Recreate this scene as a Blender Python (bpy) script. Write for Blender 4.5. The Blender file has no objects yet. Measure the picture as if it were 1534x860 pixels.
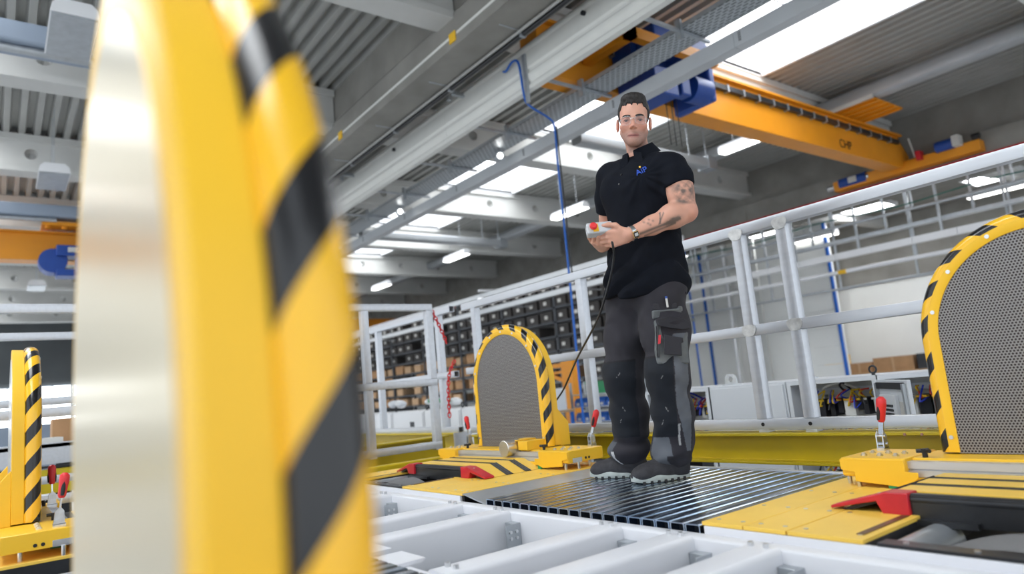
import bpy, bmesh, math, random
import numpy as np
from mathutils import Vector, Matrix
from mathutils.geometry import tessellate_polygon
random.seed(7); np.random.seed(7)
scn = bpy.context.scene
COL = scn.collection
PI = math.pi

# ------------------------------------------------------------------ camera
CAM_POS = Vector((0.0, 0.0, 0.48))
RIGHT = Vector((0.79770314, -0.59581506, -0.09313497))
DOWN = Vector((0.0152545, 0.17432664, -0.98456971))
FWD = Vector((0.60285737, 0.78397362, 0.14814977))
cam_d = bpy.data.cameras.new('camera')
cam = bpy.data.objects.new('camera', cam_d)
COL.objects.link(cam)
cam.matrix_world = Matrix(((RIGHT.x, -DOWN.x, -FWD.x, CAM_POS.x), (RIGHT.y, -DOWN.y, -FWD.y, CAM_POS.y), (RIGHT.z, -DOWN.z, -FWD.z, CAM_POS.z), (0, 0, 0, 1)))
cam_d.sensor_width = 36.0
cam_d.lens = 24.0
cam_d.clip_start = 0.02
cam_d.clip_end = 200
cam_d.dof.use_dof = True
cam_d.dof.focus_distance = 3.15
cam_d.dof.aperture_fstop = 1.65
scn.camera = cam

# ------------------------------------------------------------------ world, exposure
world = bpy.data.worlds.new('overcast_daylight')
scn.world = world
world.use_nodes = True
wbg = world.node_tree.nodes['Background']
wbg.inputs[0].default_value = (0.86, 0.93, 1.0, 1)
wbg.inputs[1].default_value = 1.25
scn.view_settings.view_transform = 'Standard'
scn.view_settings.look = 'None'
scn.view_settings.gamma = 1
scn.view_settings.use_curve_mapping = False
scn.view_settings.exposure = 0.22
SKYLIGHT_STRENGTH = 5.5
LAMP_STRENGTH = 5.0

# ------------------------------------------------------------------ materials
M = {}
def mat(name, col, rough=0.5, metal=0.0, var=0.0, vscale=6.0, bump=0.0, bscale=60.0, spec=0.5, stretch=None, coat=0.0, rvar=0.0):
    m = bpy.data.materials.new(name); m.use_nodes = True
    nt = m.node_tree; b = nt.nodes['Principled BSDF']
    b.inputs['Base Color'].default_value = (*col, 1)
    b.inputs['Roughness'].default_value = rough
    b.inputs['Metallic'].default_value = metal
    b.inputs['Specular IOR Level'].default_value = spec
    if coat: b.inputs['Coat Weight'].default_value = coat
    if var or bump or rvar:
        tc = nt.nodes.new('ShaderNodeTexCoord')
        mp = nt.nodes.new('ShaderNodeMapping')
        nt.links.new(tc.outputs['Object'], mp.inputs[0])
        if stretch: mp.inputs['Scale'].default_value = stretch
    if var or rvar:
        n = nt.nodes.new('ShaderNodeTexNoise'); n.inputs['Scale'].default_value = vscale; n.inputs['Detail'].default_value = 6
        nt.links.new(mp.outputs[0], n.inputs['Vector'])
    if var:
        r = nt.nodes.new('ShaderNodeValToRGB')
        r.color_ramp.elements[0].position = 0.3; r.color_ramp.elements[1].position = 0.7
        r.color_ramp.elements[0].color = (*[max(0, c * (1 - var)) for c in col], 1)
        r.color_ramp.elements[1].color = (*[min(1, c * (1 + var)) for c in col], 1)
        nt.links.new(n.outputs['Fac'], r.inputs[0]); nt.links.new(r.outputs[0], b.inputs['Base Color'])
    if rvar:
        mr = nt.nodes.new('ShaderNodeMapRange'); mr.inputs[3].default_value = max(0.02, rough - rvar); mr.inputs[4].default_value = min(1, rough + rvar)
        nt.links.new(n.outputs['Fac'], mr.inputs[0]); nt.links.new(mr.outputs[0], b.inputs['Roughness'])
    if bump:
        n2 = nt.nodes.new('ShaderNodeTexNoise'); n2.inputs['Scale'].default_value = bscale; n2.inputs['Detail'].default_value = 4
        nt.links.new(mp.outputs[0], n2.inputs['Vector'])
        bp = nt.nodes.new('ShaderNodeBump'); bp.inputs['Strength'].default_value = bump; bp.inputs['Distance'].default_value = 0.01
        nt.links.new(n2.outputs['Fac'], bp.inputs['Height']); nt.links.new(bp.outputs[0], b.inputs['Normal'])
    M[name] = m
    return m
def emat(name, col, strength):
    m = bpy.data.materials.new(name); m.use_nodes = True
    b = m.node_tree.nodes['Principled BSDF']
    b.inputs['Base Color'].default_value = (0.8, 0.8, 0.8, 1)
    b.inputs['Emission Color'].default_value = (*col, 1)
    b.inputs['Emission Strength'].default_value = strength
    M[name] = m
    return m
mat('yellow', (0.94, 0.55, 0.030), 0.38, var=0.04, vscale=3, spec=0.4)
mat('yellow_plate', (0.93, 0.60, 0.095), 0.45, var=0.05, vscale=5, spec=0.4)
mat('beam_yellow', (0.60, 0.44, 0.006), 0.42, var=0.10, vscale=4)
mat('white_paint', (0.80, 0.81, 0.83), 0.35, var=0.02, vscale=2)
mat('white_frame', (0.76, 0.77, 0.81), 0.36, var=0.02, vscale=3)
mat('cabinet_grey', (0.70, 0.73, 0.77), 0.4, var=0.03, vscale=2)
mat('aluminium', (0.60, 0.62, 0.66), 0.36, 0.55, var=0.05, vscale=5, stretch=(8, 1, 8), rvar=0.08)
mat('brushed_aluminium', (0.74, 0.72, 0.68), 0.28, 1.0, var=0.04, vscale=12, stretch=(1, 1, 14))
mat('warm_aluminium', (0.80, 0.70, 0.50), 0.30, 0.85)
mat('duct_grey', (0.42, 0.44, 0.46), 0.4, 0.35, var=0.05, vscale=2)
mat('weld_aluminium', (0.72, 0.72, 0.71), 0.42, 0.7, var=0.16, vscale=30, rvar=0.2, bump=0.15, bscale=60)
mat('galvanised', (0.46, 0.49, 0.52), 0.36, 0.6, var=0.10, vscale=9, rvar=0.10)
mat('tube_steel', (0.42, 0.48, 0.56), 0.21, 1.0, var=0.14, vscale=5, stretch=(3, 9, 3), rvar=0.06)
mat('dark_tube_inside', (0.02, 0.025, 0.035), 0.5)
mat('zinc', (0.70, 0.72, 0.74), 0.25, 1.0, var=0.1, vscale=40)
mat('bolt', (0.72, 0.73, 0.74), 0.3, 1.0)
mat('black', (0.012, 0.012, 0.014), 0.35)
mat('black_rubber', (0.018, 0.018, 0.02), 0.6)
mat('dark_steel', (0.045, 0.047, 0.052), 0.35, 0.6, var=0.2, vscale=8)
mat('belt_grey', (0.20, 0.20, 0.205), 0.85, bump=0.2, bscale=400, var=0.04, vscale=200)
mat('red', (0.55, 0.016, 0.03), 0.4, var=0.08, vscale=20)
mat('red_bright', (0.75, 0.03, 0.035), 0.4)
mat('green', (0.02, 0.28, 0.10), 0.4)
mat('blue', (0.012, 0.06, 0.30), 0.4, var=0.1, vscale=4)
mat('bright_blue', (0.01, 0.13, 0.55), 0.4)
mat('orange', (0.80, 0.30, 0.012), 0.42, var=0.05, vscale=2)
mat('concrete', (0.27, 0.26, 0.238), 0.85, var=0.16, vscale=1.6, bump=0.12, bscale=14)
mat('concrete_light', (0.62, 0.62, 0.60), 0.8, var=0.06, vscale=1.2, bump=0.06, bscale=20)
mat('roof_sheet', (0.42, 0.42, 0.40), 0.55, 0.2, var=0.06, vscale=2)
mat('white_wall', (0.86, 0.87, 0.85), 0.6, var=0.03, vscale=1)
mat('grey_wall', (0.10, 0.11, 0.115), 0.7, var=0.15, vscale=0.6)
mat('floor_epoxy', (0.40, 0.41, 0.42), 0.35, var=0.08, vscale=0.8)
mat('cream_profile', (0.80, 0.80, 0.76), 0.45, var=0.02)
mat('pipe_black', (0.015, 0.016, 0.018), 0.4)
mat('cardboard', (0.42, 0.24, 0.12), 0.85, var=0.12, vscale=5)
mat('cardboard_pale', (0.52, 0.34, 0.20), 0.85, var=0.1, vscale=5)
mat('bin_dark', (0.035, 0.03, 0.028), 0.6, var=0.3, vscale=3)
mat('bin_blue', (0.015, 0.10, 0.42), 0.45, var=0.1)
mat('rack_dark', (0.07, 0.075, 0.085), 0.5, 0.3)
mat('paper', (0.60, 0.59, 0.56), 0.8)
mat('wood', (0.45, 0.30, 0.17), 0.7, var=0.2, vscale=8, stretch=(1, 8, 8))
mat('copper_tool', (0.45, 0.22, 0.16), 0.45, 0.3)
mat('window_frame', (0.30, 0.36, 0.45), 0.5)
emat('skylight_pane', (0.95, 0.98, 1.0), SKYLIGHT_STRENGTH)
emat('lamp_tube', (1.0, 0.99, 0.95), LAMP_STRENGTH)
emat('roof_light_pane', (0.97, 0.98, 1.0), 14.0)
emat('window_day', (0.92, 0.97, 1.0), 5.0)

# ------------------------------------------------------------------ mesh builder
ORG = {}
def set_props(o, label=None, cat=None, group=None, kind=None):
    if label: o['label'] = label
    if cat: o['category'] = cat
    if group: o['group'] = group
    if kind: o['kind'] = kind
    return o
def thing(name, loc, label, cat, group=None, kind=None):
    o = bpy.data.objects.new(name, None); COL.objects.link(o)
    o.empty_display_size = 0.1
    o.location = loc; ORG[o] = Vector(loc)
    return set_props(o, label, cat, group, kind)
def mesh_obj(name, verts, faces, m, parent=None, smooth=None, bevel=0.0, mats=None, fm=None, origin=None):
    vs = np.asarray(verts, dtype=np.float64)
    if parent is not None: org = ORG[parent]
    elif origin is not None: org = Vector(origin)
    else:
        lo = vs.min(0); hi = vs.max(0); org = Vector(((lo[0] + hi[0]) / 2, (lo[1] + hi[1]) / 2, lo[2]))
    me = bpy.data.meshes.new(name)
    me.from_pydata((vs - np.array(org)).tolist(), [], faces)
    if mats:
        for k in mats: me.materials.append(M[k])
        if fm is not None: me.polygons.foreach_set('material_index', fm)
    else: me.materials.append(M[m] if isinstance(m, str) else m)
    if smooth is not None:
        me.polygons.foreach_set('use_smooth', [True] * len(me.polygons))
        if smooth < 180: me.set_sharp_from_angle(angle=math.radians(smooth))
    me.update()
    o = bpy.data.objects.new(name, me); COL.objects.link(o)
    if parent is not None: o.parent = parent
    else: o.location = org
    ORG[o] = org
    if bevel:
        bv = o.modifiers.new('bevel', 'BEVEL'); bv.width = bevel; bv.segments = 2; bv.limit_method = 'ANGLE'; bv.angle_limit = math.radians(40)
        if smooth is None:
            me.polygons.foreach_set('use_smooth', [True] * len(me.polygons)); me.set_sharp_from_angle(angle=math.radians(50))
    return o
class MB:
    def __init__(s): s.v = []; s.f = []; s.fm = []; s.cur = 0
    def add(s, vs, fs):
        n = len(s.v); s.v.extend([tuple(p) for p in vs])
        for f in fs: s.f.append(tuple(i + n for i in f)); s.fm.append(s.cur)
        return s
    def box(s, x0, x1, y0, y1, z0, z1):
        return s.add([(x0, y0, z0), (x1, y0, z0), (x1, y1, z0), (x0, y1, z0), (x0, y0, z1), (x1, y0, z1), (x1, y1, z1), (x0, y1, z1)],
                     [(0, 3, 2, 1), (4, 5, 6, 7), (0, 1, 5, 4), (1, 2, 6, 5), (2, 3, 7, 6), (3, 0, 4, 7)])
    def obox(s, c, ax, hs):
        c = Vector(c); a = [Vector(k).normalized() * h for k, h in zip(ax, hs)]
        vs = [c + sx * a[0] + sy * a[1] + sz * a[2] for sz in (-1, 1) for sx, sy in ((-1, -1), (1, -1), (1, 1), (-1, 1))]
        return s.add(vs, [(0, 3, 2, 1), (4, 5, 6, 7), (0, 1, 5, 4), (1, 2, 6, 5), (2, 3, 7, 6), (3, 0, 4, 7)])
    def bar(s, p0, p1, w, h, up=(0, 0, 1)):
        p0 = Vector(p0); p1 = Vector(p1); d = (p1 - p0); L = d.length; d.normalize()
        u = Vector(up); sd = d.cross(u)
        if sd.length < 1e-4: sd = d.cross(Vector((1, 0, 0)))
        sd.normalize(); u = sd.cross(d)
        return s.obox((p0 + p1) / 2, (d, sd, u), (L / 2, w / 2, h / 2))
    def cyl(s, p0, p1, r, n=16, r1=None, caps=True):
        p0 = Vector(p0); p1 = Vector(p1); d = (p1 - p0).normalized()
        a = d.orthogonal().normalized(); b = d.cross(a)
        r1 = r if r1 is None else r1
        vs = []
        for p, rr in ((p0, r), (p1, r1)):
            for k in range(n):
                t = 2 * PI * k / n; vs.append(p + (a * math.cos(t) + b * math.sin(t)) * rr)
        fs = [(k, (k + 1) % n, n + (k + 1) % n, n + k) for k in range(n)]
        if caps: fs += [tuple(range(n - 1, -1, -1)), tuple(range(n, 2 * n))]
        return s.add(vs, fs)
    def path(s, pts, r, n=10, closed=False, radii=None):
        pts = [Vector(p) for p in pts]; N = len(pts); vs = []
        t0 = (pts[1] - pts[0]).normalized(); a = t0.orthogonal().normalized()
        for i, p in enumerate(pts):
            if closed: t = (pts[(i + 1) % N] - pts[i - 1]).normalized()
            else: t = (pts[min(i + 1, N - 1)] - pts[max(i - 1, 0)]).normalized()
            a = (a - t * a.dot(t)).normalized(); b = t.cross(a)
            rr = radii[i] if radii else r
            for k in range(n):
                q = 2 * PI * k / n; vs.append(p + (a * math.cos(q) + b * math.sin(q)) * rr)
        fs = []
        for i in range(N if closed else N - 1):
            j = (i + 1) % N
            for k in range(n): fs.append((i * n + k, i * n + (k + 1) % n, j * n + (k + 1) % n, j * n + k))
        if not closed: fs += [tuple(range(n - 1, -1, -1)), tuple(range((N - 1) * n, N * n))]
        return s.add(vs, fs)
    def prism(s, poly, axis, a0, a1, holes=()):
        """poly: 2-D outline in the other two axes (cyclic order), extruded along axis from a0 to a1"""
        loops = [list(poly)] + [list(h) for h in holes]
        def P(u, w, t): return {'x': (t, u, w), 'y': (u, t, w), 'z': (u, w, t)}[axis]
        flat = [p for l in loops for p in l]; n = len(flat)
        vs = [P(*p, a0) for p in flat] + [P(*p, a1) for p in flat]
        tri = tessellate_polygon([[Vector((p[0], p[1], 0)) for p in l] for l in loops])
        fs = []
        def area(t): (ax, ay), (bx, by), (cx, cy) = (flat[i] for i in t); return (bx - ax) * (cy - ay) - (cx - ax) * (by - ay)
        sgn = -1 if axis == 'y' else 1
        for t in tri:
            t = tuple(t)
            if area(t) * sgn < 0: t = t[::-1]
            fs.append(t[::-1] if a1 > a0 else t); fs.append(tuple(i + n for i in (t if a1 > a0 else t[::-1])))
        base = 0
        for li, l in enumerate(loops):
            m_ = len(l)
            ar = sum(l[i][0] * l[(i + 1) % m_][1] - l[(i + 1) % m_][0] * l[i][1] for i in range(m_)) * sgn
            ccw = ar > 0
            if li > 0: ccw = not ccw
            if a1 < a0: ccw = not ccw
            for i in range(m_):
                j = (i + 1) % m_
                q = (base + i, base + j, n + base + j, n + base + i)
                fs.append(q if ccw else q[::-1])
            base += m_
        return s.add(vs, fs)
    def sphere(s, c, r, n=12, m_=8, sc=(1, 1, 1)):
        c = Vector(c); vs = [c + Vector((0, 0, -r * sc[2]))]
        for j in range(1, m_):
            ph = -PI / 2 + PI * j / m_
            for k in range(n):
                t = 2 * PI * k / n; vs.append(c + Vector((r * sc[0] * math.cos(ph) * math.cos(t), r * sc[1] * math.cos(ph) * math.sin(t), r * sc[2] * math.sin(ph))))
        vs.append(c + Vector((0, 0, r * sc[2]))); fs = []
        for k in range(n): fs.append((0, 1 + (k + 1) % n, 1 + k))
        for j in range(m_ - 2):
            for k in range(n):
                a = 1 + j * n; fs.append((a + k, a + (k + 1) % n, a + n + (k + 1) % n, a + n + k))
        a = 1 + (m_ - 2) * n
        for k in range(n): fs.append((a + k, a + (k + 1) % n, len(vs) - 1))
        return s.add(vs, fs)
    def build(s, name, m=None, parent=None, smooth=None, bevel=0.0, mats=None, origin=None):
        return mesh_obj(name, s.v, s.f, m, parent, smooth, bevel, mats, s.fm if mats else None, origin)
def copy_tree(o, loc=None, parent=None, label=None):
    c = o.copy(); COL.objects.link(c); c.parent = parent
    if loc is not None: c.location = loc
    if label: c['label'] = label
    for ch in list(o.children): copy_tree(ch, None, c)
    return c
def circ(cx, cy, r, n=16, sx=1.0): return [(cx + r * sx * math.cos(2 * PI * k / n), cy + r * math.sin(2 * PI * k / n)) for k in range(n)]
def rrect(x0, x1, y0, y1, r, n=4):
    out = []
    for cx, cy, a0 in ((x1 - r, y1 - r, 0), (x0 + r, y1 - r, 90), (x0 + r, y0 + r, 180), (x1 - r, y0 + r, 270)):
        for k in range(n + 1):
            a = math.radians(a0 + 90 * k / n); out.append((cx + r * math.cos(a), cy + r * math.sin(a)))
    return out
# ================================================================== the hall
FL = -1.65; CE = 5.95
PY = [-1.8, 2.4, 6.9, 10.85, 14.9, 19.0, 23.2, 27.35, 31.5, 35.6]
MB().box(-9, 26, -8, 41, FL - 0.1, FL).build('floor', 'floor_epoxy')['kind'] = 'structure'
def corr(mb, x0, x1, y0, y1, z):
    p = 0.23; n = max(1, int(round((x1 - x0) / p))); p = (x1 - x0) / n
    pr = []
    for i in range(n):
        a = x0 + i * p; pr += [(a, z), (a + 0.38 * p, z), (a + 0.5 * p, z + 0.13), (a + 0.88 * p, z + 0.13)]
    pr.append((x1, z))
    vs = [(x, y0, q) for x, q in pr] + [(x, y1, q) for x, q in pr]; k = len(pr)
    mb.add(vs, [(i, i + 1, k + i + 1, k + i) for i in range(k - 1)])
mb = MB()
for a, b in ((-7, -3.2), (-0.4, 4.9), (4.9, 9.0), (11.6, 17.2)): corr(mb, a, b, -6, 40.4, CE)
ceiling = mb.build('ceiling', 'roof_sheet'); ceiling['kind'] = 'structure'
def purlin_mesh(x0, x1, name):
    holes = []; x = x0 + 1.0
    while x < x1 - 0.8:
        holes.append(circ(x, 5.60, 0.105, 14)); x += 1.62
    zb = 5.24
    mb = MB().prism([(x0, zb), (x1, zb), (x1, CE), (x0, CE)], 'y', -0.13, 0.13, holes)
    mb.box(x0, x1, -0.20, 0.20, zb, zb + 0.10)
    mb.box(x0, x1, -0.20, 0.20, CE - 0.12, CE)
    return mb.build(name, 'concrete_light', ceiling, smooth=30)
pf = purlin_mesh(5.0, 17.0, 'roof_purlin'); pn = purlin_mesh(-7.0, 4.68, 'roof_purlin')
pf.location = (0, 0, 0); first = True
for y in PY:
    for src in (pf, pn):
        if first: o = src
        else:
            o = src.copy(); COL.objects.link(o); o.parent = ceiling
        o.location = (0, y, 0)
    first = False
# the purlin meshes were made relative to the ceiling's origin
# skylights: white curb, bars and bright panes between the purlins
def skylight(x0, x1, y0, y1, vis, idx):
    sk = thing('window_%d' % idx, ((x0 + x1) / 2, (y0 + y1) / 2, CE), None, None, kind='structure')
    t = 0.06; zt = 6.72
    mb = MB().box(x0 - t, x0, y0, y1, CE - 0.02, zt).box(x1, x1 + t, y0, y1, CE - 0.02, zt).box(x0, x1, y0 - t, y0, CE - 0.02, zt).box(x0, x1, y1, y1 + t, CE - 0.02, zt)
    mb.build('curb', 'white_paint', sk)
    MB().box(x0, x1, y0, y1, zt, zt + 0.02).build('pane', 'skylight_pane', sk)
    if vis:
        n = 4
        for k in range(1, n):
            y = y0 + (y1 - y0) * k / n
            MB().box(x0, x1, y - 0.025, y + 0.025, zt - 0.06, zt - 0.001).build('glazing_bar', 'galvanised', sk)
        MB().box((x0 + x1) / 2 - 0.02, (x0 + x1) / 2 + 0.02, y0, y1, zt - 0.05, zt - 0.002).build('glazing_bar', 'galvanised', sk)
    return sk
wi = 1
for i in range(len(PY) - 1):
    skylight(9.0, 11.6, PY[i] + 0.22, PY[i + 1] - 0.22, i >= 1, wi); wi += 1
    skylight(-3.2, -0.4, PY[i] + 0.22, PY[i + 1] - 0.22, False, wi); wi += 1
# roof strips between the skylight curbs, over the purlins
mb = MB()
for y in PY:
    for a, b in ((9.0, 11.6), (-3.2, -0.4)): mb.box(a, b, y - 0.22, y + 0.22, CE, CE + 0.05)
o = mb.build('roof_strip', 'roof_sheet', ceiling)

# centre girder
g1 = thing('trim_1', (4.95, 17, 4.8), 'grey concrete girder with crane rail ledge running under the roof', None, kind='structure')
MB().box(4.70, 5.05, -6, 40.4, 4.93, CE).build('girder_web', 'concrete', g1)
MB().prism([(4.62, 4.95), (5.05, 4.95), (5.05, 5.36), (4.66, 5.36), (4.62, 5.30)], 'y', -6, 40.4).build('girder_haunch', 'concrete', g1)
MB().prism([(4.55, 4.80), (5.22, 4.80), (5.22, 4.93), (4.55, 4.93)], 'y', -6, 40.4).build('rail_ledge', 'concrete', g1)
MB().box(4.56, 4.62, -6, 40.4, 4.932, 4.98).build('crane_rail', 'cream_profile', g1)
for y in (3.2, 6.65, 10.2, 14.1, 18):
    MB().box(4.535, 4.55, y - 0.07, y + 0.07, 4.86, 4.99).build('rail_clip', 'yellow', g1)
# right girder
g2 = thing('trim_2', (17.2, 17, 4.2), 'grey concrete girder carrying the far crane rail', None, kind='structure')
for a, b in ((-6, 2.3), (2.32, 10.8), (10.82, 19.3), (19.32, 27.8), (27.82, 40.4)):
    MB().box(17.0, 17.45, a, b, 5.02, CE).build('girder_web', 'concrete', g2)
    MB().box(16.86, 17.45, a, b, 4.2, 5.0).build('girder_ledge', 'concrete', g2)
MB().box(16.80, 16.86, -6, 40.4, 4.42, 4.52).build('crane_rail', 'red', g2)

# walls
MB().box(-9, 26, 40.4, 40.7, FL, 6.1).build('wall_back', 'grey_wall')['kind'] = 'structure'
MB().box(22, 22.3, -6, 40.4, FL, 2.7).build('wall_right', 'white_wall')['kind'] = 'structure'
MB().box(21.9, 22.3, -6, 40.4, 2.7, 4.6).build('wall_right_upper', 'concrete')['kind'] = 'structure'
MB().box(17.2, 22.3, -6, 40.4, 4.6, 4.75).build('ceiling_side_bay', 'concrete')['kind'] = 'structure'
for y in (5.2, 9.4, 13.6, 17.8, 22):
    MB().prism([(17.45, 4.6), (21.9, 4.6), (21.9, 4.35), (19.5, 4.35), (17.45, 4.2)], 'y', y - 0.15, y + 0.15).build('side_beam', 'concrete_light', bpy.data.objects['ceiling_side_bay'])
# band of windows in the far end wall
for k in range(6):
    x0 = -5.6 + k * 1.75
    w = thing('window_%d' % (60 + k), (x0, 40.3, 0.9), None, None, kind='structure')
    MB().box(x0, x0 + 1.68, 40.32, 40.39, 0.92, 2.75).build('pane', 'window_day', w)
    mb = MB()
    for a in (x0, x0 + 0.82, x0 + 1.62): mb.box(a, a + 0.06, 40.25, 40.32, 0.9, 2.78)
    for z in (0.9, 1.75, 2.72): mb.box(x0, x0 + 1.68, 40.24, 40.32, z, z + 0.06)
    mb.build('window_frame', 'window_frame', w)
MB().box(-6, 5, 40.0, 40.4, FL, 0.88).build('wall_back_base', 'window_frame')['kind'] = 'structure'

# white partition with blue edge posts in the side bay
pw = thing('white_partition', (18.6, 12.0, FL), 'tall white panelled partition with blue edge posts beside the side bay', 'partition')
for i, (a, b) in enumerate(((9.55, 11.75), (11.8, 13.75), (13.8, 16.0))):
    for k in range(12):
        z = FL + k * 0.5; MB().box(18.5, 18.6, a, b, z, z + 0.492).build('panel', 'white_wall', pw)
MB().box(18.42, 18.5, 9.47, 9.54, FL, 4.3).build('edge_post', 'bright_blue', pw)
MB().box(18.42, 18.5, 13.78, 13.83, FL, 4.3).build('edge_post', 'bright_blue', pw)
MB().box(18.5, 18.6, 9.47, 9.54, FL, 4.3).build('end_panel', 'white_wall', pw)
cp = thing('square_column', (17.9, 12.0, FL), 'pale square column with downpipes in front of the white partition', 'column')
MB().box(17.7, 18.1, 11.85, 12.2, FL, 4.2).build('shaft', 'concrete_light', cp)
MB().cyl((17.62, 11.75, FL), (17.62, 11.75, 4.2), 0.06).build('downpipe', 'galvanised', cp, smooth=40)
MB().cyl((17.62, 12.3, FL), (17.62, 12.3, 4.2), 0.05).build('downpipe', 'white_paint', cp, smooth=40)
cp2 = thing('square_column', (21.5, 11.7, FL), 'grey square column against the white right wall with pipes up it', 'column')
MB().box(21.35, 21.9, 11.35, 11.95, FL, 4.3).build('shaft', 'concrete_light', cp2)
MB().cyl((21.5, 11.25, FL), (21.5, 11.25, 4.2), 0.06).build('downpipe', 'galvanised', cp2, smooth=40)
MB().cyl((21.5, 11.05, 2.0), (21.5, 11.05, 4.2), 0.05).build('downpipe', 'galvanised', cp2, smooth=40)

# centre girder services -------------------------------------------------
pp = thing('dark_pipe', (5.1, 15, 4.7), 'thin black pipe slung under the concrete girder on wire arms', 'pipe')
MB().cyl((5.1, -4, 4.755), (5.1, 36, 4.755), 0.032, 12).build('pipe', 'pipe_black', pp, smooth=60)
MB().cyl((5.03, -4, 4.765), (5.03, 36, 4.765), 0.02, 10).build('cable', 'roof_sheet', pp, smooth=60)
for i in range(16):
    y = 0.9 + 1.68 * i
    mb = MB().cyl((5.1, y, 4.755), (5.1, y, 4.83), 0.012, 8).cyl((5.1, y, 4.795), (4.75, y, 4.795), 0.008, 8)
    mb.box(5.06, 5.14, y - 0.02, y + 0.02, 4.72, 4.79)
    mb.build('bracket', 'galvanised', pp)
pr = [(5.60 + dx, z) for dx, z in ((0.0, 4.38), (0.0, 4.44), (0.02, 4.47), (0.02, 4.50), (0.0, 4.535), (0.0, 4.60), (0.02, 4.63), (0.02, 4.66), (0.0, 4.69), (0.0, 4.90))]
top = [(5.60 + 0.03 - 0.055 * math.cos(a), 4.955 + 0.055 * math.sin(a)) for a in np.linspace(-0.9, PI, 10)]
prof = pr + top + [(5.69, 4.9), (5.69, 4.38)]
wb = thing('white_profile_beam', (5.65, 15, 4.38), 'long cream profiled fascia beam with two grooves below the concrete girder', 'beam')
for a, b in ((-5, 4.1), (4.105, 8.6), (8.605, 13.1), (13.105, 17.6), (17.605, 22), (22.005, 36)):
    MB().prism(prof, 'y', a, b).build('beam_length', 'cream_profile', wb, smooth=30)
for y in (5.35, 10.3):
    MB().cyl((5.56, y, 4.86), (5.60, y, 4.86), 0.03, 10).build('bolt', 'dark_steel', wb)
for y in range(-4, 36, 4):
    MB().box(5.3, 5.36, y, y + 0.06, 4.8, 4.93).box(5.3, 5.62, y, y + 0.06, 4.9, 4.96).build('hanger', 'galvanised', wb)
# perforated tray material
def tray_mat():
    m = bpy.data.materials.new('perforated_tray'); m.use_nodes = True; nt = m.node_tree; b = nt.nodes['Principled BSDF']
    b.inputs['Metallic'].default_value = 0.8; b.inputs['Roughness'].default_value = 0.4
    tc = nt.nodes.new('ShaderNodeTexCoord'); br = nt.nodes.new('ShaderNodeTexBrick')
    mp = nt.nodes.new('ShaderNodeMapping'); mp.inputs['Rotation'].default_value = (0, 0, PI / 2)
    nt.links.new(tc.outputs['Object'], mp.inputs[0]); nt.links.new(mp.outputs[0], br.inputs['Vector'])
    br.inputs['Scale'].default_value = 1; br.inputs['Brick Width'].default_value = 0.10; br.inputs['Row Height'].default_value = 0.05
    br.inputs['Mortar Size'].default_value = 0.017; br.inputs['Mortar Smooth'].default_value = 0.1
    br.inputs['Color1'].default_value = (0.05, 0.055, 0.06, 1); br.inputs['Color2'].default_value = (0.16, 0.17, 0.18, 1); br.inputs['Mortar'].default_value = (0.55, 0.58, 0.60, 1)
    nt.links.new(br.outputs['Color'], b.inputs['Base Color']); M['perforated_tray'] = m
tray_mat()
ct = thing('cable_tray', (6.65, 15, 4.5), 'wide perforated galvanised cable tray hung on posts beside the cream beam', 'cable tray')
MB().box(6.42, 6.88, -5, 34, 4.498, 4.502).build('tray_bottom', 'perforated_tray', ct)
MB().box(6.42, 6.424, -5, 34, 4.5, 4.56).build('tray_side', 'galvanised', ct); MB().box(6.876, 6.88, -5, 34, 4.5, 4.56).build('tray_side', 'galvanised', ct)
for y in (-2.15, -0.47, 1.21, 2.92, 4.62, 6.33, 8.06, 9.78, 11.5, 13.2, 14.9, 16.6, 18.3, 20, 21.7, 23.4):
    mb = MB()
    mb.box(6.37, 6.40, y - 0.035, y + 0.035, 4.36, 4.605).box(6.37, 6.415, y - 0.04, y - 0.03, 4.36, 4.605).box(6.37, 6.415, y + 0.03, y + 0.04, 4.36, 4.605)
    mb.box(5.69, 6.97, y - 0.02, y + 0.02, 4.455, 4.49)
    mb.build('tray_hanger', 'galvanised', ct)
mat('duct_light', (0.58, 0.60, 0.62), 0.45, 0.2, var=0.04, vscale=2)
cl = thing('cable_duct', (7.0, 15, 4.25), 'long grey steel cable duct with slotted joints running below the skylights', 'cable duct')
ends = [-5, -2, 0.1, 2.2, 4.3, 6.4, 8.5, 10.6, 12.7, 14.8, 16.9, 19, 24]
for i in range(len(ends) - 1):
    a, b = ends[i] + 0.003, ends[i + 1] - 0.003
    MB().prism([(6.98, 4.25), (7.16, 4.25), (7.16, 4.445), (7.13, 4.445), (7.13, 4.28), (7.0, 4.28), (7.0, 4.445), (6.98, 4.445)], 'y', a, b).build('duct_length', 'duct_light', cl)
    for yy in (b - 0.07, b - 0.09):
        for q in range(4): MB().box(6.977, 6.981, yy - 0.005, yy + 0.005, 4.30 + q * 0.03, 4.322 + q * 0.03).build('slot', 'black', cl)
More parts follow.
